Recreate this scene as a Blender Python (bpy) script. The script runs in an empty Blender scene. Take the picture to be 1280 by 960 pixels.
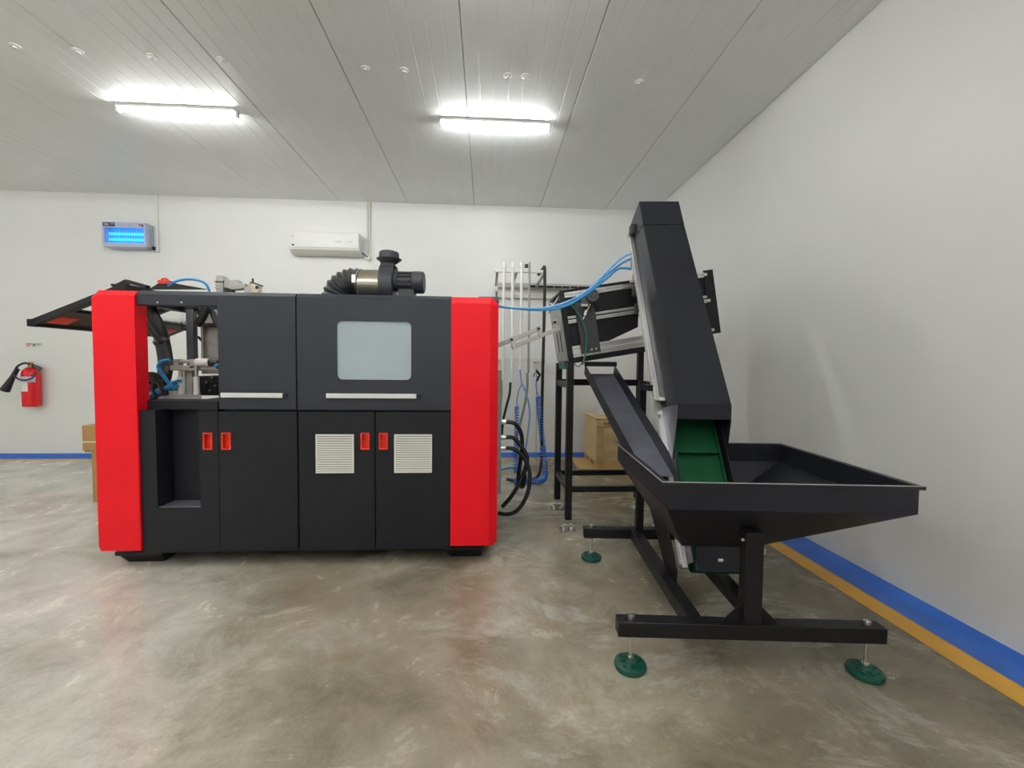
import bpy, math, random
from mathutils import Vector, Matrix

# ------------------------------------------------------------------ camera, light, exposure
random.seed(4)
scene = bpy.context.scene
col = scene.collection
FPX, CAM_H = 540.0, 1.4
PSI, THETA, RHO = math.atan(32 / FPX), math.atan(23 / FPX), 0.010
_f = Vector((math.sin(PSI) * math.cos(THETA), math.cos(PSI) * math.cos(THETA), -math.sin(THETA)))
_r0 = Vector((math.cos(PSI), -math.sin(PSI), 0))
_u0 = _r0.cross(_f)
_r = _r0 * math.cos(RHO) + _u0 * math.sin(RHO)
_u = _u0 * math.cos(RHO) - _r0 * math.sin(RHO)
cam_data = bpy.data.cameras.new('camera')
cam = bpy.data.objects.new('camera', cam_data)
col.objects.link(cam)
cam_data.sensor_width = 36.0
cam_data.lens = FPX / 1280 * 36.0
cam_data.clip_start = 0.05
m3 = Matrix((_r, _u, -_f)).transposed()
cam.matrix_world = Matrix.Translation((0, 0, CAM_H)) @ m3.to_4x4()
scene.camera = cam

world = bpy.data.worlds.new('world')
scene.world = world
world.use_nodes = True
world.node_tree.nodes['Background'].inputs[0].default_value = (0.8, 0.9, 1.0, 1)
world.node_tree.nodes['Background'].inputs[1].default_value = 0.02
scene.view_settings.view_transform = 'Standard'
scene.view_settings.look = 'None'
scene.view_settings.gamma = 1.0
scene.view_settings.use_curve_mapping = False
scene.view_settings.exposure = 1.12
LAMP_STRENGTH = 46.0
LAMP_ROWS = [4.37, 2.35, 0.8, -0.7, -2.3, -4.2]  # rows after the first are unseen, added to light the room
LAMP_COLS = [-11.93, -7.43, -2.93, 0.07]

# room dimensions (metres)
XL, XR, YF, YB, ZC = -16.6, 2.56, -7.0, 6.62, 3.8


def at(px, py, Y):
    """World point at depth Y seen at a pixel of the 1280x960 photograph (used for surveying small parts)."""
    d = _f + _r * ((px - 640) / FPX) - _u * ((py - 480) / FPX)
    return Vector((0, 0, CAM_H)) + d * (Y / d.y)


# ------------------------------------------------------------------ materials
MATS = {}


def mat(name, color, rough=0.5, metal=0.0, var=0.0, scale=8.0, bump=0.0, bscale=200.0, coat=0.0, emit=None, estr=0.0,
        spec=0.5, trans=0.0, rvar=0.0):
    m = bpy.data.materials.new(name)
    m.use_nodes = True
    nt = m.node_tree
    b = nt.nodes['Principled BSDF']
    b.inputs['Base Color'].default_value = (*color, 1)
    b.inputs['Roughness'].default_value = rough
    b.inputs['Metallic'].default_value = metal
    b.inputs['Specular IOR Level'].default_value = spec
    if coat:
        b.inputs['Coat Weight'].default_value = coat
        b.inputs['Coat Roughness'].default_value = 0.1
    if trans:
        b.inputs['Transmission Weight'].default_value = trans
    if emit:
        b.inputs['Emission Color'].default_value = (*emit, 1)
        b.inputs['Emission Strength'].default_value = estr
    tc = nt.nodes.new('ShaderNodeTexCoord')
    if var or rvar:
        n = nt.nodes.new('ShaderNodeTexNoise')
        n.inputs['Scale'].default_value = scale
        n.inputs['Detail'].default_value = 6
        nt.links.new(tc.outputs['Object'], n.inputs['Vector'])
        if var:
            r = nt.nodes.new('ShaderNodeValToRGB')
            r.color_ramp.elements[0].position = 0.3
            r.color_ramp.elements[1].position = 0.7
            r.color_ramp.elements[0].color = (*[c * (1 - var) for c in color], 1)
            r.color_ramp.elements[1].color = (*[min(1, c * (1 + var)) for c in color], 1)
            nt.links.new(n.outputs['Fac'], r.inputs['Fac'])
            nt.links.new(r.outputs['Color'], b.inputs['Base Color'])
        if rvar:
            mr = nt.nodes.new('ShaderNodeMapRange')
            mr.inputs['To Min'].default_value = max(0.02, rough - rvar)
            mr.inputs['To Max'].default_value = rough + rvar
            nt.links.new(n.outputs['Fac'], mr.inputs['Value'])
            nt.links.new(mr.outputs['Result'], b.inputs['Roughness'])
    if bump:
        n2 = nt.nodes.new('ShaderNodeTexNoise')
        n2.inputs['Scale'].default_value = bscale
        n2.inputs['Detail'].default_value = 3
        bp = nt.nodes.new('ShaderNodeBump')
        bp.inputs['Strength'].default_value = bump
        bp.inputs['Distance'].default_value = 0.002
        nt.links.new(tc.outputs['Object'], n2.inputs['Vector'])
        nt.links.new(n2.outputs['Fac'], bp.inputs['Height'])
        nt.links.new(bp.outputs['Normal'], b.inputs['Normal'])
    MATS[name] = m
    return m


mat('wall_paint', (0.83, 0.835, 0.815), 0.42, var=0.02, scale=1.2, bump=0.03, bscale=60)
mat('ceiling_steel', (0.90, 0.915, 0.91), 0.40, var=0.02, scale=2.0)
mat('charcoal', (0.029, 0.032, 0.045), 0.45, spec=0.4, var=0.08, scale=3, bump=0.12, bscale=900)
mat('charcoal_shaded', (0.0125, 0.013, 0.017), 0.5, spec=0.3, var=0.08, scale=3, bump=0.12, bscale=900)  # one paint with charcoal; shade on the lower panels is painted in
mat('black_paint', (0.010, 0.010, 0.012), 0.40, spec=0.32, var=0.1, scale=5, bump=0.08, bscale=700)
mat('elevator_black', (0.013, 0.014, 0.020), 0.40, spec=0.4, var=0.12, scale=4, bump=0.08, bscale=800)
mat('chute_steel', (0.15, 0.15, 0.19), 0.33, metal=0.35, var=0.15, scale=6)
mat('red_paint', (0.88, 0.004, 0.014), 0.48, spec=0.3, var=0.04, scale=3, bump=0.10, bscale=900)
mat('red_plastic', (0.80, 0.035, 0.012), 0.4, var=0.03)
mat('aluminium', (0.72, 0.72, 0.70), 0.33, metal=0.85, var=0.06, scale=10)
mat('satin_bar', (0.78, 0.77, 0.74), 0.45, metal=0.25, var=0.03)
mat('steel', (0.60, 0.59, 0.56), 0.28, metal=0.9, var=0.08, scale=14)
mat('machined', (0.42, 0.42, 0.39), 0.45, metal=0.3, var=0.12, scale=20)
mat('warm_steel', (0.62, 0.57, 0.46), 0.22, metal=0.9, var=0.05)
mat('plate_grey', (0.45, 0.45, 0.43), 0.4, metal=0.4, var=0.06)
mat('white_plastic', (0.80, 0.80, 0.77), 0.35, var=0.02)
mat('plate_dark', (0.20, 0.20, 0.18), 0.6, var=0.05)
mat('cream_plastic', (0.76, 0.75, 0.66), 0.4, var=0.02)
mat('pvc', (0.85, 0.85, 0.82), 0.35, var=0.02)
mat('grey_pipe', (0.36, 0.35, 0.32), 0.45, metal=0.3, var=0.08)
mat('rubber', (0.015, 0.015, 0.016), 0.45, var=0.1)
mat('duct_black', (0.035, 0.036, 0.038), 0.38, var=0.15, scale=30)
mat('blower_grey', (0.045, 0.046, 0.052), 0.45, var=0.08)
mat('motor_grey', (0.11, 0.115, 0.125), 0.45, var=0.08)
mat('blue_hose', (0.02, 0.28, 0.62), 0.35, var=0.06, scale=20)
mat('light_blue_hose', (0.20, 0.45, 0.80), 0.35, var=0.05)
mat('coil_blue', (0.05, 0.20, 0.68), 0.35, var=0.05)
mat('teal_hose', (0.01, 0.09, 0.15), 0.4, var=0.05)
mat('green_wire', (0.02, 0.16, 0.10), 0.45, var=0.05)
mat('green_belt', (0.003, 0.070, 0.024), 0.55, spec=0.2, var=0.12, scale=12)
mat('green_foot', (0.006, 0.085, 0.055), 0.4, var=0.15, scale=25)
mat('blue_stripe', (0.040, 0.16, 0.62), 0.32, var=0.08, scale=9, bump=0.06, bscale=50)
mat('yellow_stripe', (0.86, 0.44, 0.04), 0.35, var=0.08, scale=9)
mat('plywood', (0.80, 0.58, 0.30), 0.6, var=0.14, scale=5)
mat('pine', (0.72, 0.48, 0.21), 0.6, var=0.15, scale=7)
mat('carton', (0.46, 0.26, 0.09), 0.7, var=0.1, scale=6)
mat('tape', (0.80, 0.76, 0.66), 0.4, var=0.03)
mat('frosted_pane', (0.40, 0.47, 0.51), 0.22, var=0.05, scale=2.5)
mat('clear_pane', (0.97, 0.98, 0.98), 0.03, trans=1.0, spec=0.05, rvar=0.01)
MATS['clear_pane'].node_tree.nodes['Principled BSDF'].inputs['IOR'].default_value = 1.04
mat('rail_grey', (0.56, 0.55, 0.51), 0.42, metal=0.5, var=0.08, scale=12)
mat('shelf_lit', (0.19, 0.20, 0.24), 0.35, metal=0.3, var=0.12, scale=14)  # charcoal recess floor with the light from above painted in
mat('tube_glow', (1, 1, 1), 0.4, emit=(0.985, 1.0, 0.985), estr=LAMP_STRENGTH, rvar=0.02)
mat('zapper_glow', (0.05, 0.3, 0.7), 0.4, emit=(0.02, 0.26, 1.0), estr=0.34, rvar=0.02)
mat('zapper_tube', (0.05, 0.5, 0.9), 0.4, emit=(0.01, 0.62, 1.0), estr=0.62, rvar=0.02)
mat('zapper_case', (0.52, 0.55, 0.72), 0.4, var=0.03)
mat('ink_dark', (0.03, 0.03, 0.06), 0.5, var=0.05)
mat('ink_red', (0.65, 0.05, 0.05), 0.5, var=0.05)
mat('ink_green', (0.05, 0.30, 0.12), 0.5, var=0.05)
mat('ink_grey', (0.45, 0.45, 0.52), 0.5, var=0.05)
mat('paper', (0.82, 0.81, 0.78), 0.6, var=0.02)
mat('paper_blue', (0.55, 0.60, 0.78), 0.6, var=0.03)
mat('brass', (0.45, 0.33, 0.14), 0.35, metal=0.8, var=0.06)
mat('ext_red', (0.78, 0.012, 0.02), 0.25, var=0.03)


def wood_rings(name):
    m = MATS[name]
    nt = m.node_tree
    b = nt.nodes['Principled BSDF']
    tc = nt.nodes.new('ShaderNodeTexCoord')
    mp = nt.nodes.new('ShaderNodeMapping')
    mp.inputs['Scale'].default_value = (1.6, 1.6, 0.55)
    w = nt.nodes.new('ShaderNodeTexWave')
    w.wave_type = 'RINGS'
    w.inputs['Scale'].default_value = 2.6
    w.inputs['Distortion'].default_value = 6
    w.inputs['Detail'].default_value = 3
    r = nt.nodes.new('ShaderNodeValToRGB')
    c = b.inputs['Base Color'].default_value[:3]
    r.color_ramp.elements[0].color = (*[x * 0.90 for x in c], 1)
    r.color_ramp.elements[1].color = (*[min(1, x * 1.06) for x in c], 1)
    nt.links.new(tc.outputs['Object'], mp.inputs['Vector'])
    nt.links.new(mp.outputs['Vector'], w.inputs['Vector'])
    nt.links.new(w.outputs['Color'], r.inputs['Fac'])
    nt.links.new(r.outputs['Color'], b.inputs['Base Color'])


wood_rings('plywood')
wood_rings('pine')


def concrete():
    m = bpy.data.materials.new('polished_concrete')
    m.use_nodes = True
    nt = m.node_tree
    L = nt.links.new
    b = nt.nodes['Principled BSDF']
    tc = nt.nodes.new('ShaderNodeTexCoord')

    def noise(scale, detail, rough, dist, stretch=(1, 1, 1), rot=0.0):
        mp = nt.nodes.new('ShaderNodeMapping')
        mp.inputs['Scale'].default_value = stretch
        mp.inputs['Rotation'].default_value = (0, 0, rot)
        n = nt.nodes.new('ShaderNodeTexNoise')
        n.inputs['Scale'].default_value = scale
        n.inputs['Detail'].default_value = detail
        n.inputs['Roughness'].default_value = rough
        n.inputs['Distortion'].default_value = dist
        L(tc.outputs['Object'], mp.inputs['Vector'])
        L(mp.outputs['Vector'], n.inputs['Vector'])
        return n

    def ramp(src, stops):
        r = nt.nodes.new('ShaderNodeValToRGB')
        el = r.color_ramp.elements
        while len(el) < len(stops):
            el.new(0.5)
        for e, (p, c) in zip(el, stops):
            e.position = p
            e.color = (*c, 1)
        L(src, r.inputs['Fac'])
        return r

    def mix(a, bb, fac, mode='MIX'):
        x = nt.nodes.new('ShaderNodeMix')
        x.data_type = 'RGBA'
        x.blend_type = mode
        if isinstance(fac, float):
            x.inputs[0].default_value = fac
        else:
            L(fac, x.inputs[0])
        L(a, x.inputs[6])
        if isinstance(bb, tuple):
            x.inputs[7].default_value = (*bb, 1)
        else:
            L(bb, x.inputs[7])
        return x.outputs[2]

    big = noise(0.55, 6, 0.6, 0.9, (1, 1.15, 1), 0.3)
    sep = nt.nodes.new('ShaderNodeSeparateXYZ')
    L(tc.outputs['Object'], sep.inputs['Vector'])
    left_light = nt.nodes.new('ShaderNodeMapRange')          # brighter light towards the left half of the hall, painted into the tone
    left_light.inputs['From Min'].default_value = -3.2
    left_light.inputs['From Max'].default_value = 1.5
    left_light.inputs['To Min'].default_value = 0.26
    left_light.inputs['To Max'].default_value = -0.12
    L(sep.outputs['X'], left_light.inputs['Value'])
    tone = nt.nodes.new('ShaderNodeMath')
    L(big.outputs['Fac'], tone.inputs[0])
    L(left_light.outputs['Result'], tone.inputs[1])
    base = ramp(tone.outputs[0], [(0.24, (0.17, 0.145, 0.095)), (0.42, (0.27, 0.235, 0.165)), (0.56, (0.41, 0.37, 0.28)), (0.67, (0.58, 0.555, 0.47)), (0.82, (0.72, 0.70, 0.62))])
    mid = noise(2.6, 9, 0.72, 0.5)
    midr = ramp(mid.outputs['Fac'], [(0.32, (0.58, 0.56, 0.51)), (0.48, (0.95, 0.95, 0.94)), (0.68, (1.28, 1.27, 1.24))])
    c = mix(base.outputs['Color'], midr.outputs['Color'], 0.8, 'MULTIPLY')
    streak = noise(0.9, 9, 0.76, 0.5, (1.0, 1.8, 1), 0.5)
    sr = ramp(streak.outputs['Fac'], [(0.53, (0, 0, 0)), (0.66, (0.62, 0.62, 0.62))])
    c = mix(c, (0.66, 0.65, 0.58), sr.outputs['Color'])
    rust = noise(0.8, 6, 0.6, 0.4, (1, 1, 1), 1.1)
    rr = ramp(rust.outputs['Fac'], [(0.56, (0, 0, 0)), (0.74, (0.5, 0.5, 0.5))])
    c = mix(c, (0.30, 0.20, 0.12), rr.outputs['Color'])
    scr = noise(4.0, 12, 0.85, 0.9, (1.0, 3.0, 1), 0.35)
    scrr = ramp(scr.outputs['Fac'], [(0.61, (0, 0, 0)), (0.68, (0.8, 0.8, 0.8))])
    c = mix(c, (0.72, 0.71, 0.66), scrr.outputs['Color'])
    fine = noise(60, 4, 0.6, 0)
    finer = ramp(fine.outputs['Fac'], [(0.3, (0.88, 0.88, 0.88)), (0.7, (1.08, 1.08, 1.08))])
    c = mix(c, finer.outputs['Color'], 0.7, 'MULTIPLY')
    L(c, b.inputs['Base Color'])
    rgh = nt.nodes.new('ShaderNodeMapRange')
    rgh.inputs['From Min'].default_value = 0.3
    rgh.inputs['From Max'].default_value = 0.75
    rgh.inputs['To Min'].default_value = 0.15
    rgh.inputs['To Max'].default_value = 0.34
    L(mid.outputs['Fac'], rgh.inputs['Value'])
    L(rgh.outputs['Result'], b.inputs['Roughness'])
    b.inputs['Specular IOR Level'].default_value = 0.55
    bp = nt.nodes.new('ShaderNodeBump')
    bp.inputs['Strength'].default_value = 0.06
    bp.inputs['Distance'].default_value = 0.004
    L(mid.outputs['Fac'], bp.inputs['Height'])
    L(bp.outputs['Normal'], b.inputs['Normal'])
    MATS['concrete'] = m


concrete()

# ------------------------------------------------------------------ mesh helpers
CENTRE = {}


def frame_of(d):
    d = d.normalized()
    a = Vector((0, 0, 1)) if abs(d.z) < 0.9 else Vector((1, 0, 0))
    x = d.cross(a).normalized()
    return x, x.cross(d).normalized()


def smooth_path(pts, n=8):
    pts = [Vector(p) for p in pts]
    if len(pts) < 3:
        return pts
    out = []
    for i in range(len(pts) - 1):
        p0 = pts[max(i - 1, 0)]
        p1, p2 = pts[i], pts[i + 1]
        p3 = pts[min(i + 2, len(pts) - 1)]
        for k in range(n):
            t = k / n
            out.append(0.5 * ((2 * p1) + (p2 - p0) * t + (2 * p0 - 5 * p1 + 4 * p2 - p3) * t * t + (3 * p1 - p0 - 3 * p2 + p3) * t ** 3))
    out.append(pts[-1])
    return out


class MB:
    def __init__(self):
        self.v, self.f = [], []

    def add(self, vs, fs):
        n = len(self.v)
        self.v += [Vector(p) for p in vs]
        self.f += [tuple(i + n for i in f) for f in fs]
        return self

    def box(self, x0, x1, y0, y1, z0, z1):
        vs = [(x, y, z) for z in (z0, z1) for y in (y0, y1) for x in (x0, x1)]
        return self.add(vs, [(0, 2, 3, 1), (4, 5, 7, 6), (0, 1, 5, 4), (2, 6, 7, 3), (0, 4, 6, 2), (1, 3, 7, 5)])

    def hexa(self, b, t):
        """b, t: 4 points each, same winding."""
        return self.add(list(b) + list(t), [(3, 2, 1, 0), (4, 5, 6, 7), (0, 1, 5, 4), (1, 2, 6, 5), (2, 3, 7, 6), (3, 0, 4, 7)])

    def prism(self, pts, vec):
        n = len(pts)
        vec = Vector(vec)
        pts = [Vector(p) for p in pts]
        nrm = Vector((0, 0, 0))
        for i in range(n):
            nrm += pts[i].cross(pts[(i + 1) % n])
        if nrm.dot(vec) > 0:
            pts = pts[::-1]
        return self.add(pts + [p + vec for p in pts],
                        [tuple(range(n)), tuple(range(2 * n - 1, n - 1, -1))] + [(i, i + n, (i + 1) % n + n, (i + 1) % n) for i in range(n)])

    def bar(self, p0, p1, w, h, up=(0, 0, 1)):
        """square bar from p0 to p1, w across, h along up."""
        p0, p1, up = Vector(p0), Vector(p1), Vector(up)
        d = (p1 - p0).normalized()
        x = d.cross(up).normalized()
        u = x.cross(d).normalized()
        c = [x * (-w / 2) - u * (h / 2), x * (w / 2) - u * (h / 2), x * (w / 2) + u * (h / 2), x * (-w / 2) + u * (h / 2)]
        return self.hexa([p0 + k for k in c], [p1 + k for k in c])

    def cyl(self, p0, p1, r, n=20, r1=None):
        return self.rings([(p0, r), (p1, r if r1 is None else r1)], n)

    def rings(self, prof, n=20, caps=True):
        """prof: list of (point, radius) along a straight axis."""
        pts = [Vector(p) for p, _ in prof]
        d = (pts[-1] - pts[0])
        x, y = frame_of(d)
        vs, fs = [], []
        for p, (_, r) in zip(pts, prof):
            vs += [p + (x * math.cos(a) + y * math.sin(a)) * r for a in [2 * math.pi * k / n for k in range(n)]]
        for i in range(len(prof) - 1):
            for k in range(n):
                a, b = i * n + k, i * n + (k + 1) % n
                fs.append((a, a + n, b + n, b))
        if caps:
            fs.append(tuple(range(n)))
            fs.append(tuple(range(len(prof) * n - 1, (len(prof) - 1) * n - 1, -1)))
        return self.add(vs, fs)

    def tube(self, pts, r, n=8, smooth=6, rad=None):
        path = smooth_path(pts, smooth) if smooth else [Vector(p) for p in pts]
        m = len(path)
        vs, fs = [], []
        px = None
        for i, p in enumerate(path):
            d = (path[min(i + 1, m - 1)] - path[max(i - 1, 0)])
            if d.length < 1e-9:
                d = Vector((0, 0, 1))
            d.normalize()
            if px is None:
                x, y = frame_of(d)
            else:
                x = (px - d * px.dot(d)).normalized()
                y = x.cross(d).normalized()
            px = x
            rr = rad(i / (m - 1)) if rad else r
            vs += [p + (x * math.cos(a) + y * math.sin(a)) * rr for a in [2 * math.pi * k / n for k in range(n)]]
        for i in range(m - 1):
            for k in range(n):
                a, b = i * n + k, i * n + (k + 1) % n
                fs.append((a, a + n, b + n, b))
        fs.append(tuple(range(n)))
        fs.append(tuple(range(m * n - 1, (m - 1) * n - 1, -1)))
        return self.add(vs, fs)

    def plate(self, x0, x1, z0, z1, y0, y1, holes=()):
        """upright plate in XZ with rectangular holes (x0,x1,z0,z1)."""
        xs = sorted({x0, x1, *[v for h in holes for v in h[:2]]})
        zs = sorted({z0, z1, *[v for h in holes for v in h[2:]]})
        idx = {}
        vs, fs = [], []

        def V(i, j, y):
            key = (i, j, y)
            if key not in idx:
                idx[key] = len(vs)
                vs.append((xs[i], y, zs[j]))
            return idx[key]

        def solid(i, j):
            if i < 0 or j < 0 or i >= len(xs) - 1 or j >= len(zs) - 1:
                return False
            cx, cz = (xs[i] + xs[i + 1]) / 2, (zs[j] + zs[j + 1]) / 2
            return not any(h[0] < cx < h[1] and h[2] < cz < h[3] for h in holes)
        for i in range(len(xs) - 1):
            for j in range(len(zs) - 1):
                if not solid(i, j):
                    continue
                fs.append((V(i, j, y0), V(i + 1, j, y0), V(i + 1, j + 1, y0), V(i, j + 1, y0)))
                fs.append((V(i, j, y1), V(i, j + 1, y1), V(i + 1, j + 1, y1), V(i + 1, j, y1)))
                if not solid(i - 1, j):
                    fs.append((V(i, j, y1), V(i, j, y0), V(i, j + 1, y0), V(i, j + 1, y1)))
                if not solid(i + 1, j):
                    fs.append((V(i + 1, j, y0), V(i + 1, j, y1), V(i + 1, j + 1, y1), V(i + 1, j + 1, y0)))
                if not solid(i, j - 1):
                    fs.append((V(i, j, y1), V(i + 1, j, y1), V(i + 1, j, y0), V(i, j, y0)))
                if not solid(i, j + 1):
                    fs.append((V(i, j + 1, y0), V(i + 1, j + 1, y0), V(i + 1, j + 1, y1), V(i, j + 1, y1)))
        return self.add(vs, fs)

    def build(self, name, material, parent=None, bevel=0.0, seg=2, solid=0.0, origin=None, kind=None, sharp=35):
        """link as one mesh object; vertices are in the frame of the top-level parent."""
        c = Vector(origin) if origin is not None else sum(self.v, Vector()) / len(self.v)
        me = bpy.data.meshes.new(name)
        me.from_pydata([v - c for v in self.v], [], self.f)
        me.validate()
        me.polygons.foreach_set('use_smooth', [True] * len(me.polygons))
        me.set_sharp_from_angle(angle=math.radians(sharp))
        if solid:
            me.polygons.foreach_set('use_smooth', [False] * len(me.polygons))
        me.materials.append(MATS[material])
        o = bpy.data.objects.new(name, me)
        col.objects.link(o)
        if parent is not None:
            o.parent = parent
            o.location = c - CENTRE.get(parent, Vector())
        else:
            o.location = c
        CENTRE[o] = c
        if solid:
            s = o.modifiers.new('thickness', 'SOLIDIFY')
            s.thickness = solid
            s.offset = 0
        if bevel:
            b = o.modifiers.new('edge', 'BEVEL')
            b.width = bevel
            b.segments = seg
            b.limit_method = 'ANGLE'
            b.angle_limit = math.radians(40)
        if kind:
            o['kind'] = kind
        return o


class WB(MB):
    """mesh builder taking world coordinates for parts of a thing whose Empty stands at off (no rotation)."""

    def __init__(self, root):
        super().__init__()
        self.off = root.location.copy()

    def build(self, *a, **k):
        self.v = [v - self.off for v in self.v]
        return super().build(*a, **k)


def tag(o, label, cat, group=None):
    o['label'] = label
    o['category'] = cat
    if group:
        o['group'] = group
    return o


def thing(name, label, cat, loc, rz=0.0, group=None):
    o = bpy.data.objects.new(name, None)
    o.empty_display_size = 0.1
    col.objects.link(o)
    o.location = loc
    o.rotation_euler = (0, 0, rz)
    CENTRE[o] = Vector()
    return tag(o, label, cat, group)


def copy_tree(o, parent=None):
    c = o.copy()
    col.objects.link(c)
    if parent is not None:
        c.parent = parent
    for ch in list(o.children):
        copy_tree(ch, c)
    return c


def struct(o):
    o['kind'] = 'structure'
    return o


# ------------------------------------------------------------------ room
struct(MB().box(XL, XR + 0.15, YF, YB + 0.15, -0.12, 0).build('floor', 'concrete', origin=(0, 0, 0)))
struct(MB().box(XL, XR + 0.15, YB, YB + 0.12, 0, ZC + 0.1).build('wall_back', 'wall_paint'))
struct(MB().box(XR, XR + 0.12, YF, YB, 0, ZC + 0.1).build('wall_right', 'wall_paint'))
struct(MB().box(XL - 0.12, XL, YF - 0.12, YB + 0.12, 0, ZC + 0.1).build('wall_left', 'wall_paint'))
struct(MB().box(XL, XR + 0.15, YF - 0.12, YF, 0, ZC + 0.1).build('wall_front', 'wall_paint'))
ceil = struct(MB().box(XL, XR, YF, YB, ZC + 0.03, ZC + 0.12).build('ceiling', 'ceiling_steel'))
PW = 0.99


def ceiling_panel(x0, x1):
    prof = [(x0 + 0.0025, ZC + 0.03), (x0 + 0.0025, ZC + 0.006), (x0 + 0.007, ZC)]
    k = 1
    while x0 + k * PW / 8 < x1 - 0.03:
        g = x0 + k * PW / 8
        prof += [(g - 0.005, ZC), (g - 0.002, ZC + 0.0022), (g + 0.002, ZC + 0.0022), (g + 0.005, ZC)]
        k += 1
    prof += [(x1 - 0.007, ZC), (x1 - 0.0025, ZC + 0.006), (x1 - 0.0025, ZC + 0.03)]
    m = MB()
    n = len(prof)
    m.add([(x, y, z) for y in (YF, YB) for x, z in prof], [(i, i + n, i + 1 + n, i + 1) for i in range(n - 1)] + [(0, n - 1, 2 * n - 1, n)])
    return m


xj = -0.2 - 17 * PW
while xj < XR - 0.05:
    o = ceiling_panel(max(xj, XL), min(xj + PW, XR)).build('panel', 'ceiling_steel', ceil, sharp=15)
    xj += PW

# painted floor edge: blue cove and yellow line
m = MB()
prof = [(2.375, 0.0), (2.375, 0.004), (2.50, 0.006), (2.535, 0.018), (2.55, 0.045), (XR, 0.048), (XR, 0.0)]
m.prism([(x, YF, z) for x, z in prof], (0, YB - YF - 0.2, 0))
struct(m.build('trim_1', 'blue_stripe', sharp=60))
m = MB()
prof = [(6.49, 0.0), (6.49, 0.004), (6.56, 0.006), (6.59, 0.02), (6.605, 0.055), (YB, 0.058), (YB, 0.0)]
m.prism([(XL, y, z) for y, z in prof], (XR - XL - 0.0, 0, 0))
struct(m.build('trim_2', 'blue_stripe', sharp=60))
struct(MB().box(2.245, 2.375, YF, 6.49, 0, 0.003).build('trim_3', 'yellow_stripe'))
struct(MB().box(XL, 2.245, 6.40, 6.49, 0, 0.003).build('trim_4', 'yellow_stripe'))

# ------------------------------------------------------------------ ceiling lamps
def lamp(cx, cy, label, group=None):
    t = thing('ceiling_lamp', label, 'lamp', (cx, cy, ZC), 0, group)
    MB().box(-0.535, 0.535, -0.044, 0.044, -0.022, 0).build('base', 'white_plastic', t, bevel=0.003)
    for s in (-1, 1):
        MB().box(s * 0.54 - 0.012, s * 0.54 + 0.012, -0.02, 0.02, -0.065, -0.002).build('end_cap', 'white_plastic', t, bevel=0.003)
    MB().cyl((-0.528, 0, -0.036), (0.528, 0, -0.036), 0.017, 14).build('diffuser', 'tube_glow', t)
    return t


lamp(LAMP_COLS[-2], LAMP_ROWS[0], 'lit tube lamp on ceiling, above the opened end of the machine', 'ceiling tube lamps')
lamp(LAMP_COLS[-1], LAMP_ROWS[0], 'lit tube lamp on ceiling, nearer the black elevator and side wall', 'ceiling tube lamps')
for ry in LAMP_ROWS:  # unseen lamps outside the frame, added to light the room
    for cx in LAMP_COLS:
        if ry == LAMP_ROWS[0]:
            continue
        lamp(cx, ry, 'added unseen tube lamp lighting the room, out of line with the two over the machine', 'ceiling tube lamps')

# white hole caps in the ceiling
for x, y in ((-3.609, 3.62), (-3.173, 3.64), (-2.64, 3.66), (-2.112, 3.66), (-0.998, 3.675), (-0.689, 3.675), (0.159, 3.677), (0.305, 3.677), (1.265, 3.675)):
    m = MB().rings([((x, y, ZC), 0.036), ((x, y, ZC - 0.006), 0.036), ((x, y, ZC - 0.010), 0.030)], 20)
    m.cyl((x, y, ZC - 0.010), (x, y, ZC - 0.022), 0.014, 14)
    m.build('cap', 'white_plastic', ceil)['label'] = 'small round white cap'

# ------------------------------------------------------------------ blow moulding machine
ROOT = thing('blow_moulding_machine', 'red and charcoal cabinet machine with windowed doors on concrete floor', 'machine', (-1.26, 3.7, 0))
W = lambda: WB(ROOT)
FY = 3.0


def pillar(x0, x1, out, c_side, c_top, y0, y1, z0=0.125, z1=1.868):
    """corner pillar: out = -1 / 1 for the outer flank; outer, top and bottom edges chamfered, outer corners cut."""
    xi, xo = (x1, x0) if out < 0 else (x0, x1)
    cut, d = 0.045, 0.03
    b = [(xi, z0), (xo - out * 0.03, z0), (xo, z0 + 0.03), (xo, z1 - cut), (xo - out * cut, z1), (xi, z1)]
    f = [(xi, z0 + 0.012), (xo - out * max(c_side, 0.035), z0 + 0.012), (xo - out * c_side, z0 + 0.04), (xo - out * c_side, z1 - cut - 0.015), (xo - out * (cut + 0.012), z1 - c_top), (xi, z1 - c_top)]
    n = 6
    vs = [(x, y0, z) for x, z in f] + [(x, y0 + d, z) for x, z in b] + [(x, y1, z) for x, z in b]
    fs = [tuple(range(n)), tuple(range(3 * n - 1, 2 * n - 1, -1))]
    for q in (0, n):
        fs += [(q + i, q + n + i, q + n + (i + 1) % n, q + (i + 1) % n) for i in range(n)]
    if out < 0:
        fs = [t[::-1] for t in fs]
    return W().add(vs, fs)


pillar(-2.59, -2.303, -1, 0.022, 0.035, 2.985, 3.09).build('corner_pillar', 'red_paint', ROOT, sharp=12)
pillar(-0.243, 0.080, 1, 0.056, 0.045, 2.985, 3.14).build('corner_pillar', 'red_paint', ROOT, sharp=12)
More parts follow.
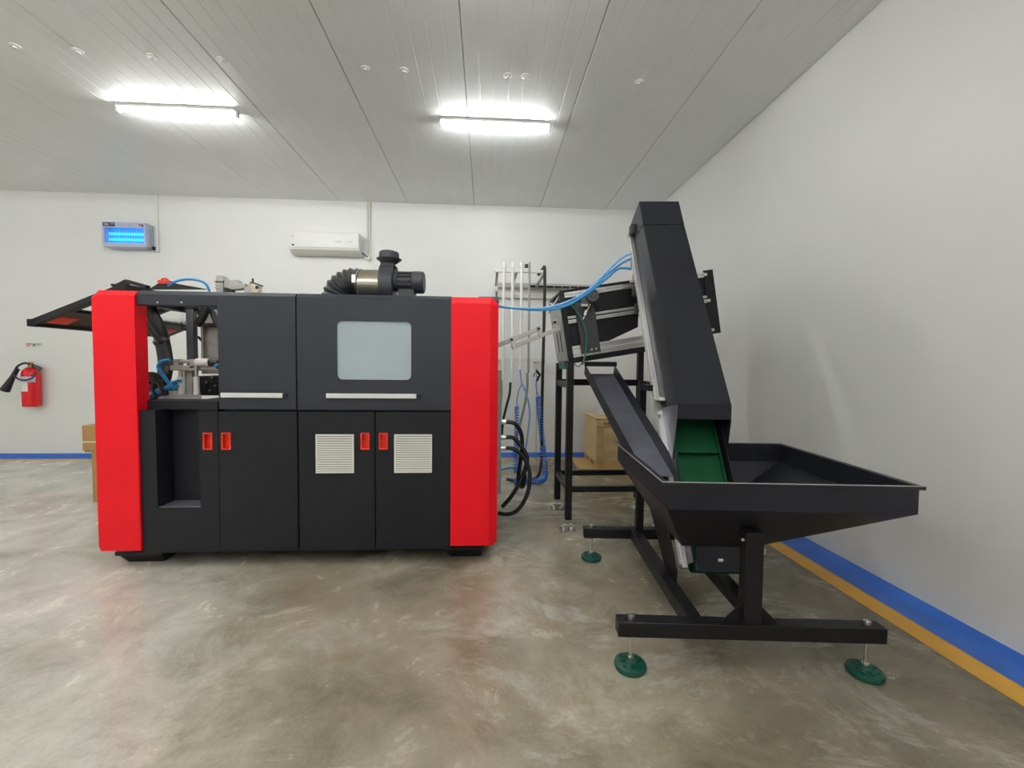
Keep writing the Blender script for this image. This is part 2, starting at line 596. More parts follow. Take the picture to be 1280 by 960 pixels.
# inner carcass
m = W().box(-2.50, 0.03, 3.21, 4.36, 0.12, 1.075)
m.box(-1.80, -0.243, 3.034, 3.21, 0.12, 1.075)
m.build('lower_cabinet', 'charcoal_shaded', ROOT)
W().box(-1.775, 0.03, 3.034, 4.36, 1.078, 1.845).build('upper_cabinet', 'charcoal', ROOT)
m = W().box(-1.79, 0.045, 3.04, 4.40, 1.845, 1.868)
m.build('roof_panel', 'charcoal', ROOT)
m = W()
m.box(-2.56, -2.50, 4.30, 4.36, 1.075, 1.868).box(-2.50, -1.79, 4.31, 4.36, 1.82, 1.868).box(-2.56, -2.50, 3.09, 4.30, 1.82, 1.868)
m.build('rear_frame', 'black_paint', ROOT)
W().box(-2.45, -0.05, 3.12, 4.3, 0.085, 0.12).build('base_frame', 'black_paint', ROOT)
for x0, x1 in ((-2.55, -2.235), (-0.31, -0.01)):
    for y0 in (3.10, 4.05):
        m = W()
        m.hexa([(x0 + 0.06, y0 + .02, 0), (x1 - 0.02, y0 + .02, 0), (x1 - 0.02, y0 + 0.22, 0), (x0 + 0.06, y0 + 0.22, 0)],
               [(x0, y0 - 0.02, 0.085), (x1, y0 - 0.02, 0.085), (x1, y0 + 0.24, 0.085), (x0, y0 + 0.24, 0.085)])
        m.hexa([(x0, y0 - 0.02, 0.06), (x1, y0 - 0.02, 0.06), (x1, y0 + 0.24, 0.06), (x0, y0 + 0.24, 0.06)],
               [(x0, y0 - 0.02, 0.09), (x1, y0 - 0.02, 0.09), (x1, y0 + 0.24, 0.09), (x0, y0 + 0.24, 0.09)])
        m.build('foot', 'black_paint', ROOT, bevel=0.004)

# front lower left panel with open recess
m = W()
m.box(-2.302, -2.20, FY, 3.19, 0.122, 1.078)
m.box(-1.922, -1.801, FY + 0.028, 3.19, 0.122, 1.076)
m.plate(-1.922, -1.801, 0.42, 1.076, FY, FY + 0.028, [(-1.895, -1.836, 0.815, 0.929)])
m.box(-2.20, -1.922, FY, 3.19, 0.122, 0.30)
m.box(-1.922, -1.801, FY, FY + 0.028, 0.122, 0.42)
m.box(-2.20, -1.922, 3.16, 3.19, 0.30, 1.13)
m.hexa([(-2.20, FY, 0.30), (-1.922, FY, 0.30), (-1.922, 3.16, 0.30), (-2.20, 3.16, 0.30)],
       [(-2.20, FY, 0.415), (-1.922, FY, 0.415), (-1.922, 3.16, 0.42), (-2.20, 3.16, 0.42)])
left_panel = m.build('recessed_panel', 'charcoal_shaded', ROOT)
W().box(-2.198, -1.924, FY + 0.004, 3.158, 0.4205, 0.424).build('lit_recess_floor', 'shelf_lit', ROOT)  # thin sheet over the recess floor, coloured paler as if lit
m = W().box(-2.30, -1.80, 3.07, 3.22, 1.079, 1.139).box(-1.92, -1.80, FY, 3.07, 1.079, 1.139)
m.build('sill', 'charcoal_shaded', ROOT)


def pull(parent, x0, x1, z0=0.815, z1=0.929):
    """red recessed finger pull set in a door."""
    m = W()
    t = 0.009
    m.plate(x0 - 0.001, x1 + 0.001, z0 - 0.001, z1 + 0.001, FY - 0.006, FY + 0.006, [(x0 + t, x1 - t, z0 + t, z1 - t)])
    m.plate(x0 + t - 0.003, x1 - t + 0.003, z0 + t - 0.003, z1 - t + 0.003, FY + 0.004, FY + 0.025, [(x0 + t, x1 - t, z0 + t, z1 - t)])
    m.box(x0 + t - 0.003, x1 - t + 0.003, FY + 0.022, FY + 0.027, z0 + t - 0.003, z1 - t + 0.003)
    o = m.build('pull_handle', 'red_plastic', parent)
    o['label'] = 'red recessed pull handle'
    return o


pull(left_panel, -1.895, -1.836)


def lower_door(x0, x1, px0, px1, grille=None):
    d = W().plate(x0, x1, 0.126, 1.073, FY, FY + 0.028, [(px0, px1, 0.815, 0.929)]).build('lower_door', 'charcoal_shaded', ROOT)
    pull(d, px0, px1)
    if grille:
        g0, g1 = grille
        z0, z1 = 0.653, 0.919
        fr = W().plate(g0, g1, z0, z1, FY - 0.010, FY, [(g0 + 0.010, g1 - 0.010, z0 + 0.012, z1 - 0.012)])
        f = fr.build('vent_grille', 'cream_plastic', d)
        f['label'] = 'cream louvred vent grille'
        W().box(g0 + 0.004, g1 - 0.004, FY - 0.0015, FY - 0.0005, z0 + 0.004, z1 - 0.004).build('grille_backing', 'plate_dark', f)
        s = W()
        n = 15
        for i in range(n):
            z = z0 + 0.014 + (z1 - z0 - 0.028) * (i + 0.5) / n
            s.hexa([(g0 + 0.01, FY - 0.010, z - 0.0055), (g1 - 0.01, FY - 0.010, z - 0.0055), (g1 - 0.01, FY - 0.007, z - 0.0055), (g0 + 0.01, FY - 0.007, z - 0.0055)],
                   [(g0 + 0.01, FY - 0.005, z + 0.004), (g1 - 0.01, FY - 0.005, z + 0.004), (g1 - 0.01, FY - 0.002, z + 0.004), (g0 + 0.01, FY - 0.002, z + 0.004)])
        s.build('louvre', 'cream_plastic', f)
    return d


lower_door(-1.797, -1.283, -1.776, -1.716)
lower_door(-1.272, -0.765, -0.857, -0.798, (-1.157, -0.902))
lower_door(-0.757, -0.247, -0.733, -0.674, (-0.630, -0.373))
W().box(-2.30, -0.245, FY + 0.012, 3.1, 0.106, 0.124).build('kick_strip', 'black_paint', ROOT)

# upper front
W().box(-2.302, -1.792, FY, 3.05, 1.776, 1.845).build('header_beam', 'charcoal', ROOT, bevel=0.003)
for x0, x1 in ((-2.302, -1.286), (-1.276, -0.245)):
    m = W().prism([(x0, FY, 1.8455), (x0, FY + 0.032, 1.874), (x0, FY + 0.12, 1.874), (x0, FY + 0.12, 1.8455)], (x1 - x0, 0, 0))
    m.build('top_trim', 'charcoal', ROOT, bevel=0.002)
for px in (0, 1):
    c = at(197 + px * 30, 378, FY)
    W().cyl((c.x, FY - 0.003, c.z), (c.x, FY + 0.002, c.z), 0.006, 10).build('bolt', 'steel', ROOT)


def bar_handle(parent, x0, x1):
    m = W().box(x0, x1, FY - 0.024, FY - 0.012, 1.168, 1.200)
    for x in (x0 + 0.05, x1 - 0.05):
        m.box(x - 0.012, x + 0.012, FY - 0.014, FY + 0.001, 1.175, 1.193)
    o = m.build('bar_handle', 'satin_bar', parent, bevel=0.002)
    o['label'] = 'flat pale metal bar handle'
    e = W().box(x1, x1 + 0.022, FY - 0.022, FY, 1.176, 1.194).build('latch', 'rubber', parent)
    return o


d1 = W().box(-1.790, -1.286, FY, FY + 0.03, 1.088, 1.8445).build('sliding_door', 'charcoal', ROOT, bevel=0.002)
bar_handle(d1, -1.766, -1.366)
wx0, wx1, wz0, wz1, rc = -1.013, -0.516, 1.294, 1.691, 0.035
m = W().plate(-1.276, -0.245, 1.088, 1.8445, FY, FY + 0.03, [(wx0, wx1, wz0, wz1)])
for cx, cz, sx, sz in ((wx0, wz0, 1, 1), (wx1, wz0, -1, 1), (wx1, wz1, -1, -1), (wx0, wz1, 1, -1)):
    arc = [(cx + sx * (rc - rc * math.cos(a)), FY, cz + sz * (rc - rc * math.sin(a))) for a in [math.pi / 2 * k / 6 for k in range(7)]]
    m.prism([(cx, FY, cz)] + arc, (0, 0.03, 0))
d2 = m.build('sliding_door', 'charcoal', ROOT)
W().box(wx0 - 0.0, wx1 + 0.0, FY + 0.008, FY + 0.014, wz0, wz1).build('window_pane', 'frosted_pane', d2)['label'] = 'pale grey blue window pane'
bar_handle(d2, -1.08, -0.478)
# small dark cap and plug behind the right pillar top
m = W().box(-0.06, 0.088, 3.20, 3.5, 1.868, 1.905).cyl((0.07, 3.24, 1.9), (0.07, 3.24, 1.95), 0.008, 10)
m.build('corner_cap', 'motor_grey', ROOT, bevel=0.004)
# side manifold with three ports, on the right flank
m = W().box(0.03, 0.125, 3.55, 3.62, 0.33, 1.36)
mani = m.build('side_manifold', 'machined', ROOT, bevel=0.003)
for z in (0.93, 0.80, 0.71):
    W().cyl((0.125, 3.585, z), (0.165, 3.585, z), 0.022, 14).build('port', 'steel', mani)

# exhaust blower on the roof
by = 3.55
hs = W()
hc = Vector((-0.80, by, 2.045))
prof = []
for k in range(28):
    a = 2 * math.pi * k / 28
    prof.append((hc.x - 0.045, by + 0.135 * math.cos(a), hc.z + 0.150 * math.sin(a)))
hs.prism(prof, (0.105, 0, 0))
hs.box(-0.845, -0.74, by - 0.05, by + 0.12, 2.10, 2.20)
hs.box(-0.86, -0.56, by - 0.10, by + 0.10, 1.868, 1.90)
blower = hs.build('exhaust_blower', 'blower_grey', ROOT, bevel=0.004)
bc = hc
m = W()
m.rings([((-0.79, by, 2.185), 0.05), ((-0.79, by, 2.21), 0.052)], 20)
m.rings([((-0.785, by, 2.205), 0.055), ((-0.785, by, 2.238), 0.098), ((-0.785, by, 2.242), 0.098), ((-0.785, by, 2.244), 0.078), ((-0.785, by, 2.288), 0.078), ((-0.785, by, 2.298), 0.070), ((-0.785, by, 2.300), 0.02)], 28)
m.build('rain_cap', 'blower_grey', blower)
W().rings([((-1.03, by, 2.045), 0.107), ((-0.845, by, 2.045), 0.107)], 28).build('steel_collar', 'warm_steel', blower)
m = W()
m.rings([((-0.74, by, 2.07), 0.085), ((-0.715, by, 2.07), 0.085)], 24)
m.rings([((-0.715, by, 2.06), 0.075), ((-0.60, by, 2.06), 0.075), ((-0.595, by, 2.06), 0.088), ((-0.515, by, 2.06), 0.088), ((-0.505, by, 2.06), 0.078)], 24)
for k in range(14):
    a = math.pi * 2 * k / 14
    c, s = math.cos(a), math.sin(a)
    m.bar((-0.71, by + 0.078 * c, 2.06 + 0.078 * s), (-0.60, by + 0.078 * c, 2.06 + 0.078 * s), 0.006, 0.014, (0, c, s))
m.box(-0.70, -0.58, by - 0.07, by + 0.07, 1.90, 1.995)
m.build('motor', 'blower_grey', blower, bevel=0.002)
pth = [(-1.01, by, 2.045), (-1.07, by, 2.05), (-1.13, by, 2.03), (-1.18, by, 1.98), (-1.205, by, 1.91), (-1.21, by, 1.86)]
m = W().tube(pth, 0.11, 20, 16, rad=lambda t: 0.106 + 0.007 * math.sin(t * 2 * math.pi * 11))
m.build('flexible_duct', 'duct_black', blower, sharp=60)
W().box(-1.045, -1.02, by - 0.115, by - 0.107, 2.03, 2.09).build('clamp', 'steel', blower)

# valve block on the roof, left of the blower
vy = 3.75


def vpt(px, py, dy=0.0):
    p = at(px, py, vy)
    return (p.x, vy + dy, p.z)


valve = W().prism([vpt(270, 366), vpt(279, 366), vpt(279, 347.5), vpt(276, 344), vpt(271.5, 344), vpt(269.5, 347)], (0, 0.09, 0)).build('valve_block', 'machined', ROOT, bevel=0.004)
for k, z in enumerate((352, 355.5, 359)):
    W().box(vpt(269, z)[0], vpt(279.5, z)[0], vy - 0.006, vy + 0.02, vpt(270, z + 1)[2], vpt(270, z - 0.6)[2]).build('fin', 'rubber' if k == 0 else 'plate_grey', valve)
W().prism([vpt(280, 360), vpt(291, 362), vpt(300, 361), vpt(309, 359), vpt(308, 354), vpt(299, 354), vpt(296, 349.5), vpt(290, 350.5), vpt(284, 348.5), vpt(280, 349)], (0, 0.07, 0)).build('valve', 'machined', valve, bevel=0.003)
W().prism([vpt(281, 366), vpt(290, 366), vpt(290, 362), vpt(281, 358)], (0, 0.05, 0)).build('valve', 'rubber', valve)
W().prism([vpt(305, 366), vpt(312, 366), vpt(312, 354.5), vpt(305, 355)], (0, 0.06, 0)).build('valve', 'machined', valve, bevel=0.003)
W().cyl(vpt(308, 357, -0.006), vpt(308, 357, 0.01), 0.006, 10).build('bolt', 'rubber', valve)
W().prism([vpt(312, 366), vpt(323, 366), vpt(323, 356.5), vpt(312, 354)], (0, 0.06, 0)).build('valve', 'warm_steel', valve, bevel=0.003)
W().prism([vpt(311.5, 354), vpt(324, 357), vpt(324, 355), vpt(315, 352), vpt(311.5, 352.5)], (0, 0.07, 0)).build('valve_lid', 'motor_grey', valve, bevel=0.002)
W().box(vpt(319.5, 358)[0], vpt(323.3, 358)[0], vy - 0.004, vy, vpt(320, 361)[2], vpt(320, 357.5)[2]).build('port', 'rubber', valve)
a = at(316, 350, vy)
W().cyl((a.x, vy, a.z - 0.02), (a.x, vy, a.z + 0.012), 0.008, 10).build('stud', 'rubber', valve)
a = at(142, 361, 3.4)
W().cyl((a.x, 3.4, 1.8), (a.x, 3.4, a.z + 0.02), 0.008, 10).cyl((a.x, 3.4, a.z + 0.02), (a.x, 3.4, a.z + 0.035), 0.016, 10).build('stud', 'rubber', ROOT)

# raised side door (gull wing) on the left flank: frame, panes, red pulls
hx, hz, ox, oz = -2.50, 1.925, at(39, 405, 3.18).x, at(39, 405, 3.18).z
gy0, gy1 = 3.16, 4.42


def gp(t, y, dz=0.0):
    return Vector((hx + (ox - hx) * t, y, hz + (oz - hz) * t + dz))


m = W()
for y in (gy0 + 0.025, gy1 - 0.025, 3.80):
    m.bar(gp(0, y), gp(1, y), 0.05, 0.045)
m.bar(gp(0.03, gy0), gp(0.03, gy1), 0.05, 0.045)
m.bar(gp(0.97, gy0), gp(0.97, gy1), 0.06, 0.05)
gull = m.build('raised_door', 'black_paint', ROOT, bevel=0.003)
for y0, y1 in ((gy0 + 0.05, 3.775), (3.825, gy1 - 0.05)):
    n = Vector((0, 0, -0.008))
    m = W().hexa([gp(0.05, y0) + n, gp(0.62, y0) + n, gp(0.62, y1) + n, gp(0.05, y1) + n], [gp(0.05, y0), gp(0.62, y0), gp(0.62, y1), gp(0.05, y1)])
    m.build('door_pane', 'clear_pane', gull)
    n = Vector((0, 0, -0.02))
    m = W().hexa([gp(0.60, y0) + n, gp(0.97, y0) + n, gp(0.97, y1) + n, gp(0.60, y1) + n], [gp(0.60, y0), gp(0.97, y0), gp(0.97, y1), gp(0.60, y1)])
    m.build('door_panel', 'black_paint', gull)
    yc = 3.27 if y0 < 3.5 else 4.27
    m = W()
    n = Vector((0, 0, -0.030))
    m.hexa([gp(0.74, yc - 0.06) + n, gp(0.86, yc - 0.06) + n, gp(0.86, yc + 0.06) + n, gp(0.74, yc + 0.06) + n],
           [gp(0.72, yc - 0.08, -0.02), gp(0.88, yc - 0.08, -0.02), gp(0.88, yc + 0.08, -0.02), gp(0.72, yc + 0.08, -0.02)])
    m.build('pull_handle', 'red_plastic', gull, bevel=0.004)
# gas strut holding it up
m = W().cyl((-2.52, 4.2, 1.45), (-2.74, 4.3, 1.64), 0.012, 12).cyl((-2.74, 4.3, 1.64), (-2.98, 4.35, 1.76), 0.007, 10)
m.build('gas_strut', 'rubber', ROOT)
# rear roof door lying open on top with a red pull
ry = 3.85
m = W()
a, b, c, d = at(148, 358, ry), at(160, 352, ry), at(185, 359, ry), at(215, 356, ry)
m.bar(a, b, 0.05, 0.03).bar(b, c, 0.05, 0.03)
m.hexa([at(185, 362, ry), at(262, 362, ry), at(262, 362, 4.3), at(185, 362, 4.3)], [at(198, 354, ry), at(218, 354, ry), at(222, 356, 4.3), at(198, 356, 4.3)])
rd = m.build('roof_door', 'black_paint', ROOT)
a = at(199, 355, ry)
b = at(213, 349, ry)
m = W().box(a.x, b.x, ry - 0.02, ry + 0.05, a.z, b.z - 0.012).tube([(a.x + 0.015, ry, b.z - 0.02), (a.x + 0.03, ry, b.z), (b.x - 0.03, ry, b.z), (b.x - 0.01, ry, b.z - 0.02)], 0.009, 8)
m.build('pull_handle', 'red_plastic', rd, bevel=0.003)
m = W().tube([at(x, y, 3.7) for x, y in ((210, 357), (222, 351), (237, 349), (250, 351), (258, 356), (262, 364))], 0.010, 8)
m.build('roof_hose', 'blue_hose', ROOT)

# clamping station inside the open bay
iy = 3.45
m = W()
a, b = at(235, 387, iy + 0.3), at(246, 500, iy + 0.3)
m.box(a.x, b.x, iy + 0.27, iy + 0.33, 1.075, a.z)
m.build('bay_column', 'motor_grey', ROOT, bevel=0.003)
a, b = at(252, 387, iy + 0.35), at(276, 460, iy + 0.35)
m = W().box(a.x, b.x + 0.1, iy + 0.33, iy + 0.38, b.z - 0.05, a.z - 0.08)
m.prism([(a.x, iy + 0.33, a.z - 0.08), (b.x + 0.1, iy + 0.33, a.z - 0.08), (b.x + 0.1, iy + 0.33, a.z), (a.x + 0.09, iy + 0.33, a.z)], (0, 0.05, 0))
pl = m.build('platen', 'machined', ROOT, bevel=0.004)
W().cyl((a.x + 0.035, iy + 0.30, b.z - 0.02), (a.x + 0.035, iy + 0.30, a.z - 0.12), 0.012, 12).build('tie_rod', 'warm_steel', pl)
W().box(a.x, b.x + 0.1, iy + 0.28, iy + 0.33, at(255, 408, iy + .3).z, at(255, 404, iy + .3).z).build('clamp_strip', 'rubber', pl)
m = W().box(at(246, 470, 3.6).x, -1.79, 3.56, 3.9, 1.139, at(255, 470, 3.6).z)
m.build('drive_block', 'rubber', ROOT, bevel=0.006)
W().box(at(183, 480, 3.62).x, at(216, 480, 3.62).x, 3.60, 3.85, 1.139, at(200, 478, 3.62).z).build('drive_block', 'rubber', ROOT, bevel=0.008)
for px, py in ((258, 478), (265, 472), (262, 488), (269, 482)):
    a = at(px, py, 3.55)
    W().cyl((a.x, 3.545, a.z), (a.x, 3.565, a.z), 0.009, 10).build('bolt', 'steel', ROOT)
# tilted base plate, two guide cylinders, cross bar and air cylinder
a, b, c, d = at(197, 499, 3.24), at(252, 499, 3.24), at(250, 490, 3.5), at(212, 490, 3.5)
up = Vector((0, 0, 0.012))
st = W().hexa([a, b, c, d], [a + up, b + up, c + up, d + up]).build('station_plate', 'machined', ROOT)
for px in (226, 246):
    a = at(px, 492, 3.36)
    W().rings([((a.x, 3.36, 1.14), 0.020), ((a.x, 3.36, at(px, 471, 3.36).z), 0.020)], 14).build('guide_cylinder', 'white_plastic', st)
    W().rings([((a.x, 3.36, at(px, 471, 3.36).z), 0.012), ((a.x, 3.36, at(px, 458, 3.36).z), 0.012)], 12).build('guide_rod', 'steel', st)
a, b = at(230, 490, 3.4), at(242, 462, 3.4)
W().box(a.x, b.x, 3.38, 3.44, 1.145, b.z).build('cylinder_body', 'machined', st, bevel=0.003)
W().cyl((a.x + 0.02, 3.375, 1.15), (a.x + 0.02, 3.375, b.z), 0.014, 12).build('piston_rod', 'steel', st)
a, b = at(216, 463, 3.36), at(249, 457, 3.36)
W().box(a.x, b.x, 3.33, 3.39, a.z, b.z).build('cross_bar', 'machined', st, bevel=0.004)
a, b = at(220, 455, 3.36), at(246, 449, 3.36)
m = W().box(a.x, a.x + 0.035, 3.33, 3.39, a.z - 0.01, b.z).box(b.x - 0.035, b.x, 3.33, 3.39, a.z - 0.03, b.z).cyl((a.x, 3.36, (a.z + b.z) / 2), (b.x, 3.36, (a.z + b.z) / 2), 0.014, 12)
m.build('end_bracket', 'machined', st, bevel=0.003)
a, b = at(246, 453, 3.36), at(262, 453, 3.36)
W().cyl((a.x, 3.36, a.z), (b.x, 3.36, a.z), 0.030, 18).build('air_cylinder', 'white_plastic', st)
c = at(273, 453, 3.36)
W().rings([((b.x, 3.36, a.z), 0.024), ((b.x + 0.02, 3.36, a.z), 0.028), ((c.x, 3.36, a.z), 0.022)], 16).build('cylinder_cap', 'rubber', st)
a, b = at(250, 462, 3.40), at(274, 457, 3.40)
W().box(a.x, b.x, 3.37, 3.42, a.z, b.z).build('rear_rail', 'machined', st, bevel=0.003)
W().box(*(lambda p, q: (p.x, q.x))(at(210, 452, 3.37), at(219, 452, 3.37)), 3.35, 3.39, at(210, 458, 3.37).z, at(210, 450, 3.37).z).build('fitting', 'motor_grey', st, bevel=0.003)
# hoses in the bay
m = W().tube([at(x, y, Y) for x, y, Y in ((182, 376, 3.55), (190, 395, 3.55), (199, 413, 3.55), (204, 432, 3.55), (207, 455, 3.5), (204, 475, 3.45), (197, 492, 3.45), (188, 506, 3.45))], 0.045, 14,
                rad=lambda t: 0.052 - 0.006 * t)
m.build('cable_conduit', 'rubber', ROOT)
W().tube([at(x, y, 3.4) for x, y in ((180, 398), (188, 410), (195, 420), (202, 428))], 0.022, 10).build('cable_conduit', 'duct_black', ROOT)
W().cyl(at(201, 425, 3.55), at(202.5, 428, 3.55), 0.056, 14).build('cable_tie', 'motor_grey', ROOT)
for pts, mt, r in ((((212, 450), (202, 452), (198, 459), (203, 468), (210, 477), (217, 485), (222, 482)), 'blue_hose', 0.013),
                   (((218, 481), (208, 485), (198, 488), (190, 493), (183, 497)), 'blue_hose', 0.017),
                   (((226, 476), (216, 478), (206, 486), (196, 494)), 'blue_hose', 0.011),
                   (((269, 458), (273, 456), (278, 458)), 'blue_hose', 0.013),
                   (((182, 470), (190, 468), (196, 472), (193, 484), (196, 496)), 'rubber', 0.020),
                   (((183, 478), (190, 474), (199, 478), (205, 488), (207, 500)), 'rubber', 0.024)):
    W().tube([at(x, y, 3.32) for x, y in pts], r, 10).build('bay_hose', mt, ROOT)
m = W().tube([at(x, y, 3.6) for x, y in ((251, 376), (257, 384), (253, 397), (246, 406))], 0.030, 12)
m.build('bay_hose', 'rubber', ROOT)
W().tube([at(x, y, 3.65) for x, y in ((258, 380), (266, 392), (272, 408))], 0.022, 10).build('bay_hose', 'rubber', ROOT)
W().tube([at(x, y, 3.75) for x, y in ((205, 383), (228, 386), (250, 384))], 0.028, 10).build('bay_hose', 'rubber', ROOT)

# ------------------------------------------------------------------ preform elevator with hopper (local frame, turned 5 degrees)
EL = thing('preform_elevator', 'tall slanted black elevator rising from a wide black hopper on green feet', 'elevator', (1.211, 1.872, 0), -math.radians(5))


def ebar(name, x0, x1, y0, y1, z0, z1, mt='black_paint', bev=0.003):
    return MB().box(x0, x1, y0, y1, z0, z1).build(name, mt, EL, bevel=bev)


ebar('base_bar', -0.60, 0.60, -0.035, 0.035, 0.165, 0.235)
ebar('base_bar', -0.60, 0.60, 1.10, 1.17, 0.165, 0.235)
ebar('base_rail', -0.27, -0.20, 0.035, 1.10, 0.165, 0.235)
ebar('base_rail', 0.05, 0.12, 0.035, 1.10, 0.165, 0.235)
ebar('front_post', -0.035, 0.045, -0.03, 0.03, 0.235, 0.66)
ebar('rear_post', -0.225, -0.175, 1.11, 1.16, 0.235, 1.30)
ebar('rear_post', 0.175, 0.225, 1.11, 1.16, 0.235, 1.30)
for s, xx in ((-1, -0.035), (1, 0.045)):
    MB().prism([(xx, -0.004, 0.235), (xx + s * 0.085, -0.004, 0.235), (xx, -0.004, 0.32)], (0, 0.008, 0)).build('gusset', 'black_paint', EL)
for lx, ly in ((-0.535, 0.0), (0.535, 0.0), (-0.541, 1.136), (0.541, 1.136)):
    m = MB().rings([((lx, ly, 0.0), 0.070), ((lx, ly, 0.016), 0.074), ((lx, ly, 0.025), 0.071), ((lx, ly, 0.030), 0.060), ((lx, ly, 0.034), 0.030), ((lx, ly, 0.044), 0.026)], 28)
    ft = m.build('levelling_foot', 'green_foot', EL)
    ft['label'] = 'round green levelling foot'
    for k in range(4):
        a = math.pi / 4 + k * math.pi / 2
        MB().cyl((lx + 0.048 * math.cos(a), ly + 0.048 * math.sin(a), 0.028), (lx + 0.048 * math.cos(a), ly + 0.048 * math.sin(a), 0.037), 0.009, 8).build('stud', 'green_foot', ft)
    for k in range(4):
        a = k * math.pi / 2
        MB().bar((lx + 0.024 * math.cos(a), ly + 0.024 * math.sin(a), 0.034), (lx + 0.052 * math.cos(a), ly + 0.052 * math.sin(a), 0.031), 0.010, 0.010).build('rib', 'green_foot', ft)
    m = MB().cyl((lx, ly, 0.044), (lx, ly, 0.255), 0.0085, 12)
    for z in (0.236, 0.244):
        m.cyl((lx, ly, z), (lx, ly, z + 0.007), 0.017, 6)
    m.cyl((lx, ly, 0.046), (lx, ly, 0.056), 0.016, 6)
    m.build('threaded_rod', 'steel', ft)

# hopper
hx0, hx1, hy0, hy1, zr, zs, zb = -0.415, 0.640, -0.105, 0.895, 0.90, 0.785, 0.50
bx0, bx1, by0, by1 = -0.235, 0.105, 0.20, 0.72
T = [(hx0, hy0, zr), (hx1, hy0, zr), (hx1, hy1, zr), (hx0, hy1, zr)]
S = [(x, y, zs) for x, y, _ in T]
B = [(bx0, by0, zb), (bx1, by0, zb), (bx1, by1, zb), (bx0, by1, zb)]
for k in range(4):
    j = (k + 1) % 4
    MB().add([T[k], T[j], S[j], S[k]], [(0, 1, 2, 3)]).build('hopper_skirt', 'elevator_black', EL, solid=0.004)
    MB().add([S[k], S[j], B[j], B[k]], [(0, 1, 2, 3)]).build('hopper_slope', 'elevator_black', EL, solid=0.004)
m = MB()
w = 0.028
m.box(hx0 - w, hx1 + w, hy0 - 0.004, hy0 + 0.003, zr - 0.012, zr + 0.003)
m.box(hx0 - w, hx1 + w, hy1 - 0.003, hy1 + w, zr - 0.003, zr + 0.003)
m.box(hx0 - w, hx0 + 0.003, hy0, hy1, zr - 0.003, zr + 0.003)
m.box(hx1 - 0.003, hx1 + w, hy0, hy1, zr - 0.003, zr + 0.003)
m.build('hopper_rim', 'elevator_black', EL, bevel=0.0015)

m = MB()  # pale strips painting the light caught by the rim's top edge
m.box(hx0 - w, hx1 + w, hy0 - 0.004, hy0 + 0.003, zr + 0.003, zr + 0.006)
m.box(hx0 - w, hx0 - w + 0.006, hy0, hy1, zr + 0.003, zr + 0.0045)
m.build('rim_highlight', 'plate_grey', EL)['label'] = 'painted light line along the hopper rim'

# conveyor frame along the belt line
P0, P1 = Vector((0, 0.30, 0.27)), Vector((0, 1.735, 2.535))
dirv = (P1 - P0).normalized()
nrm = Vector((0, -dirv.z, dirv.y))          # out of the belt, towards the cover


def ln(lx, t, n):
    return Vector((lx, 0, 0)) + P0 + dirv * t + nrm * n


LEN = (P1 - P0).length
for s in (-1, 1):
    m = MB()
    x0, x1 = (-0.185, -0.155) if s < 0 else (0.155, 0.185)
    m.hexa([ln(x0, 0.06, -0.035), ln(x1, 0.06, -0.035), ln(x1, 0.06, 0.018), ln(x0, 0.06, 0.018)],
           [ln(x0, LEN, -0.035), ln(x1, LEN, -0.035), ln(x1, LEN, 0.018), ln(x0, LEN, 0.018)])
    pr_ = m.build('side_profile', 'aluminium', EL, bevel=0.002)
    for q in (-0.026, -0.009, 0.008):
        m = MB()
        xx = x0 - 0.0015 if s < 0 else x1 + 0.0015
        m.bar(ln(xx, 0.08, q), ln(xx, LEN - 0.02, q), 0.004, 0.005, nrm)
        m.build('groove', 'plate_grey', pr_)
    MB().hexa([ln(s * 0.150, 0.08, -0.06), ln(s * 0.154, 0.08, -0.06), ln(s * 0.154, 0.08, 0.10), ln(s * 0.150, 0.08, 0.10)],
              [ln(s * 0.150, LEN, -0.06), ln(s * 0.154, LEN, -0.06), ln(s * 0.154, LEN, 0.12), ln(s * 0.150, LEN, 0.12)]).build('side_plate', 'elevator_black', EL)
MB().hexa([ln(-0.15, 0.10, -0.064), ln(0.15, 0.10, -0.064), ln(0.15, 0.10, -0.060), ln(-0.15, 0.10, -0.060)],
          [ln(-0.15, LEN, -0.064), ln(0.15, LEN, -0.064), ln(0.15, LEN, -0.060), ln(-0.15, LEN, -0.060)]).build('back_plate', 'elevator_black', EL)
# belt loop with cleats
m = MB()
loop = []
R_ = 0.045
for k in range(9):
    a = math.pi / 2 + math.pi * k / 8
    loop.append(P0 + dirv * (0.085 + R_ * math.cos(a)) + nrm * (R_ * math.sin(a)))
for k in range(9):
    a = -math.pi / 2 + math.pi * k / 8
    loop.append(P0 + dirv * (LEN - 0.06 + R_ * math.cos(a)) + nrm * (R_ * math.sin(a)))
n = len(loop)
m.add([p + Vector((x, 0, 0)) for x in (-0.135, 0.135) for p in loop], [(i, (i + 1) % n, (i + 1) % n + n, i + n) for i in range(n)])
belt = m.build('belt', 'green_belt', EL, solid=0.004)
t = 0.12
while t < LEN - 0.1:
    MB().bar(ln(-0.118, t, R_ + 0.022), ln(0.118, t, R_ + 0.022), 0.006, 0.044, nrm).build('cleat', 'green_belt', belt)
    t += 0.285
for s in (-1, 1):
    m = MB()
    m.bar(ln(s * 0.128, 0.3, R_ + 0.012), ln(s * 0.128, LEN - 0.1, R_ + 0.012), 0.012, 0.02, nrm)
    m.build('belt_edge', 'green_belt', belt)
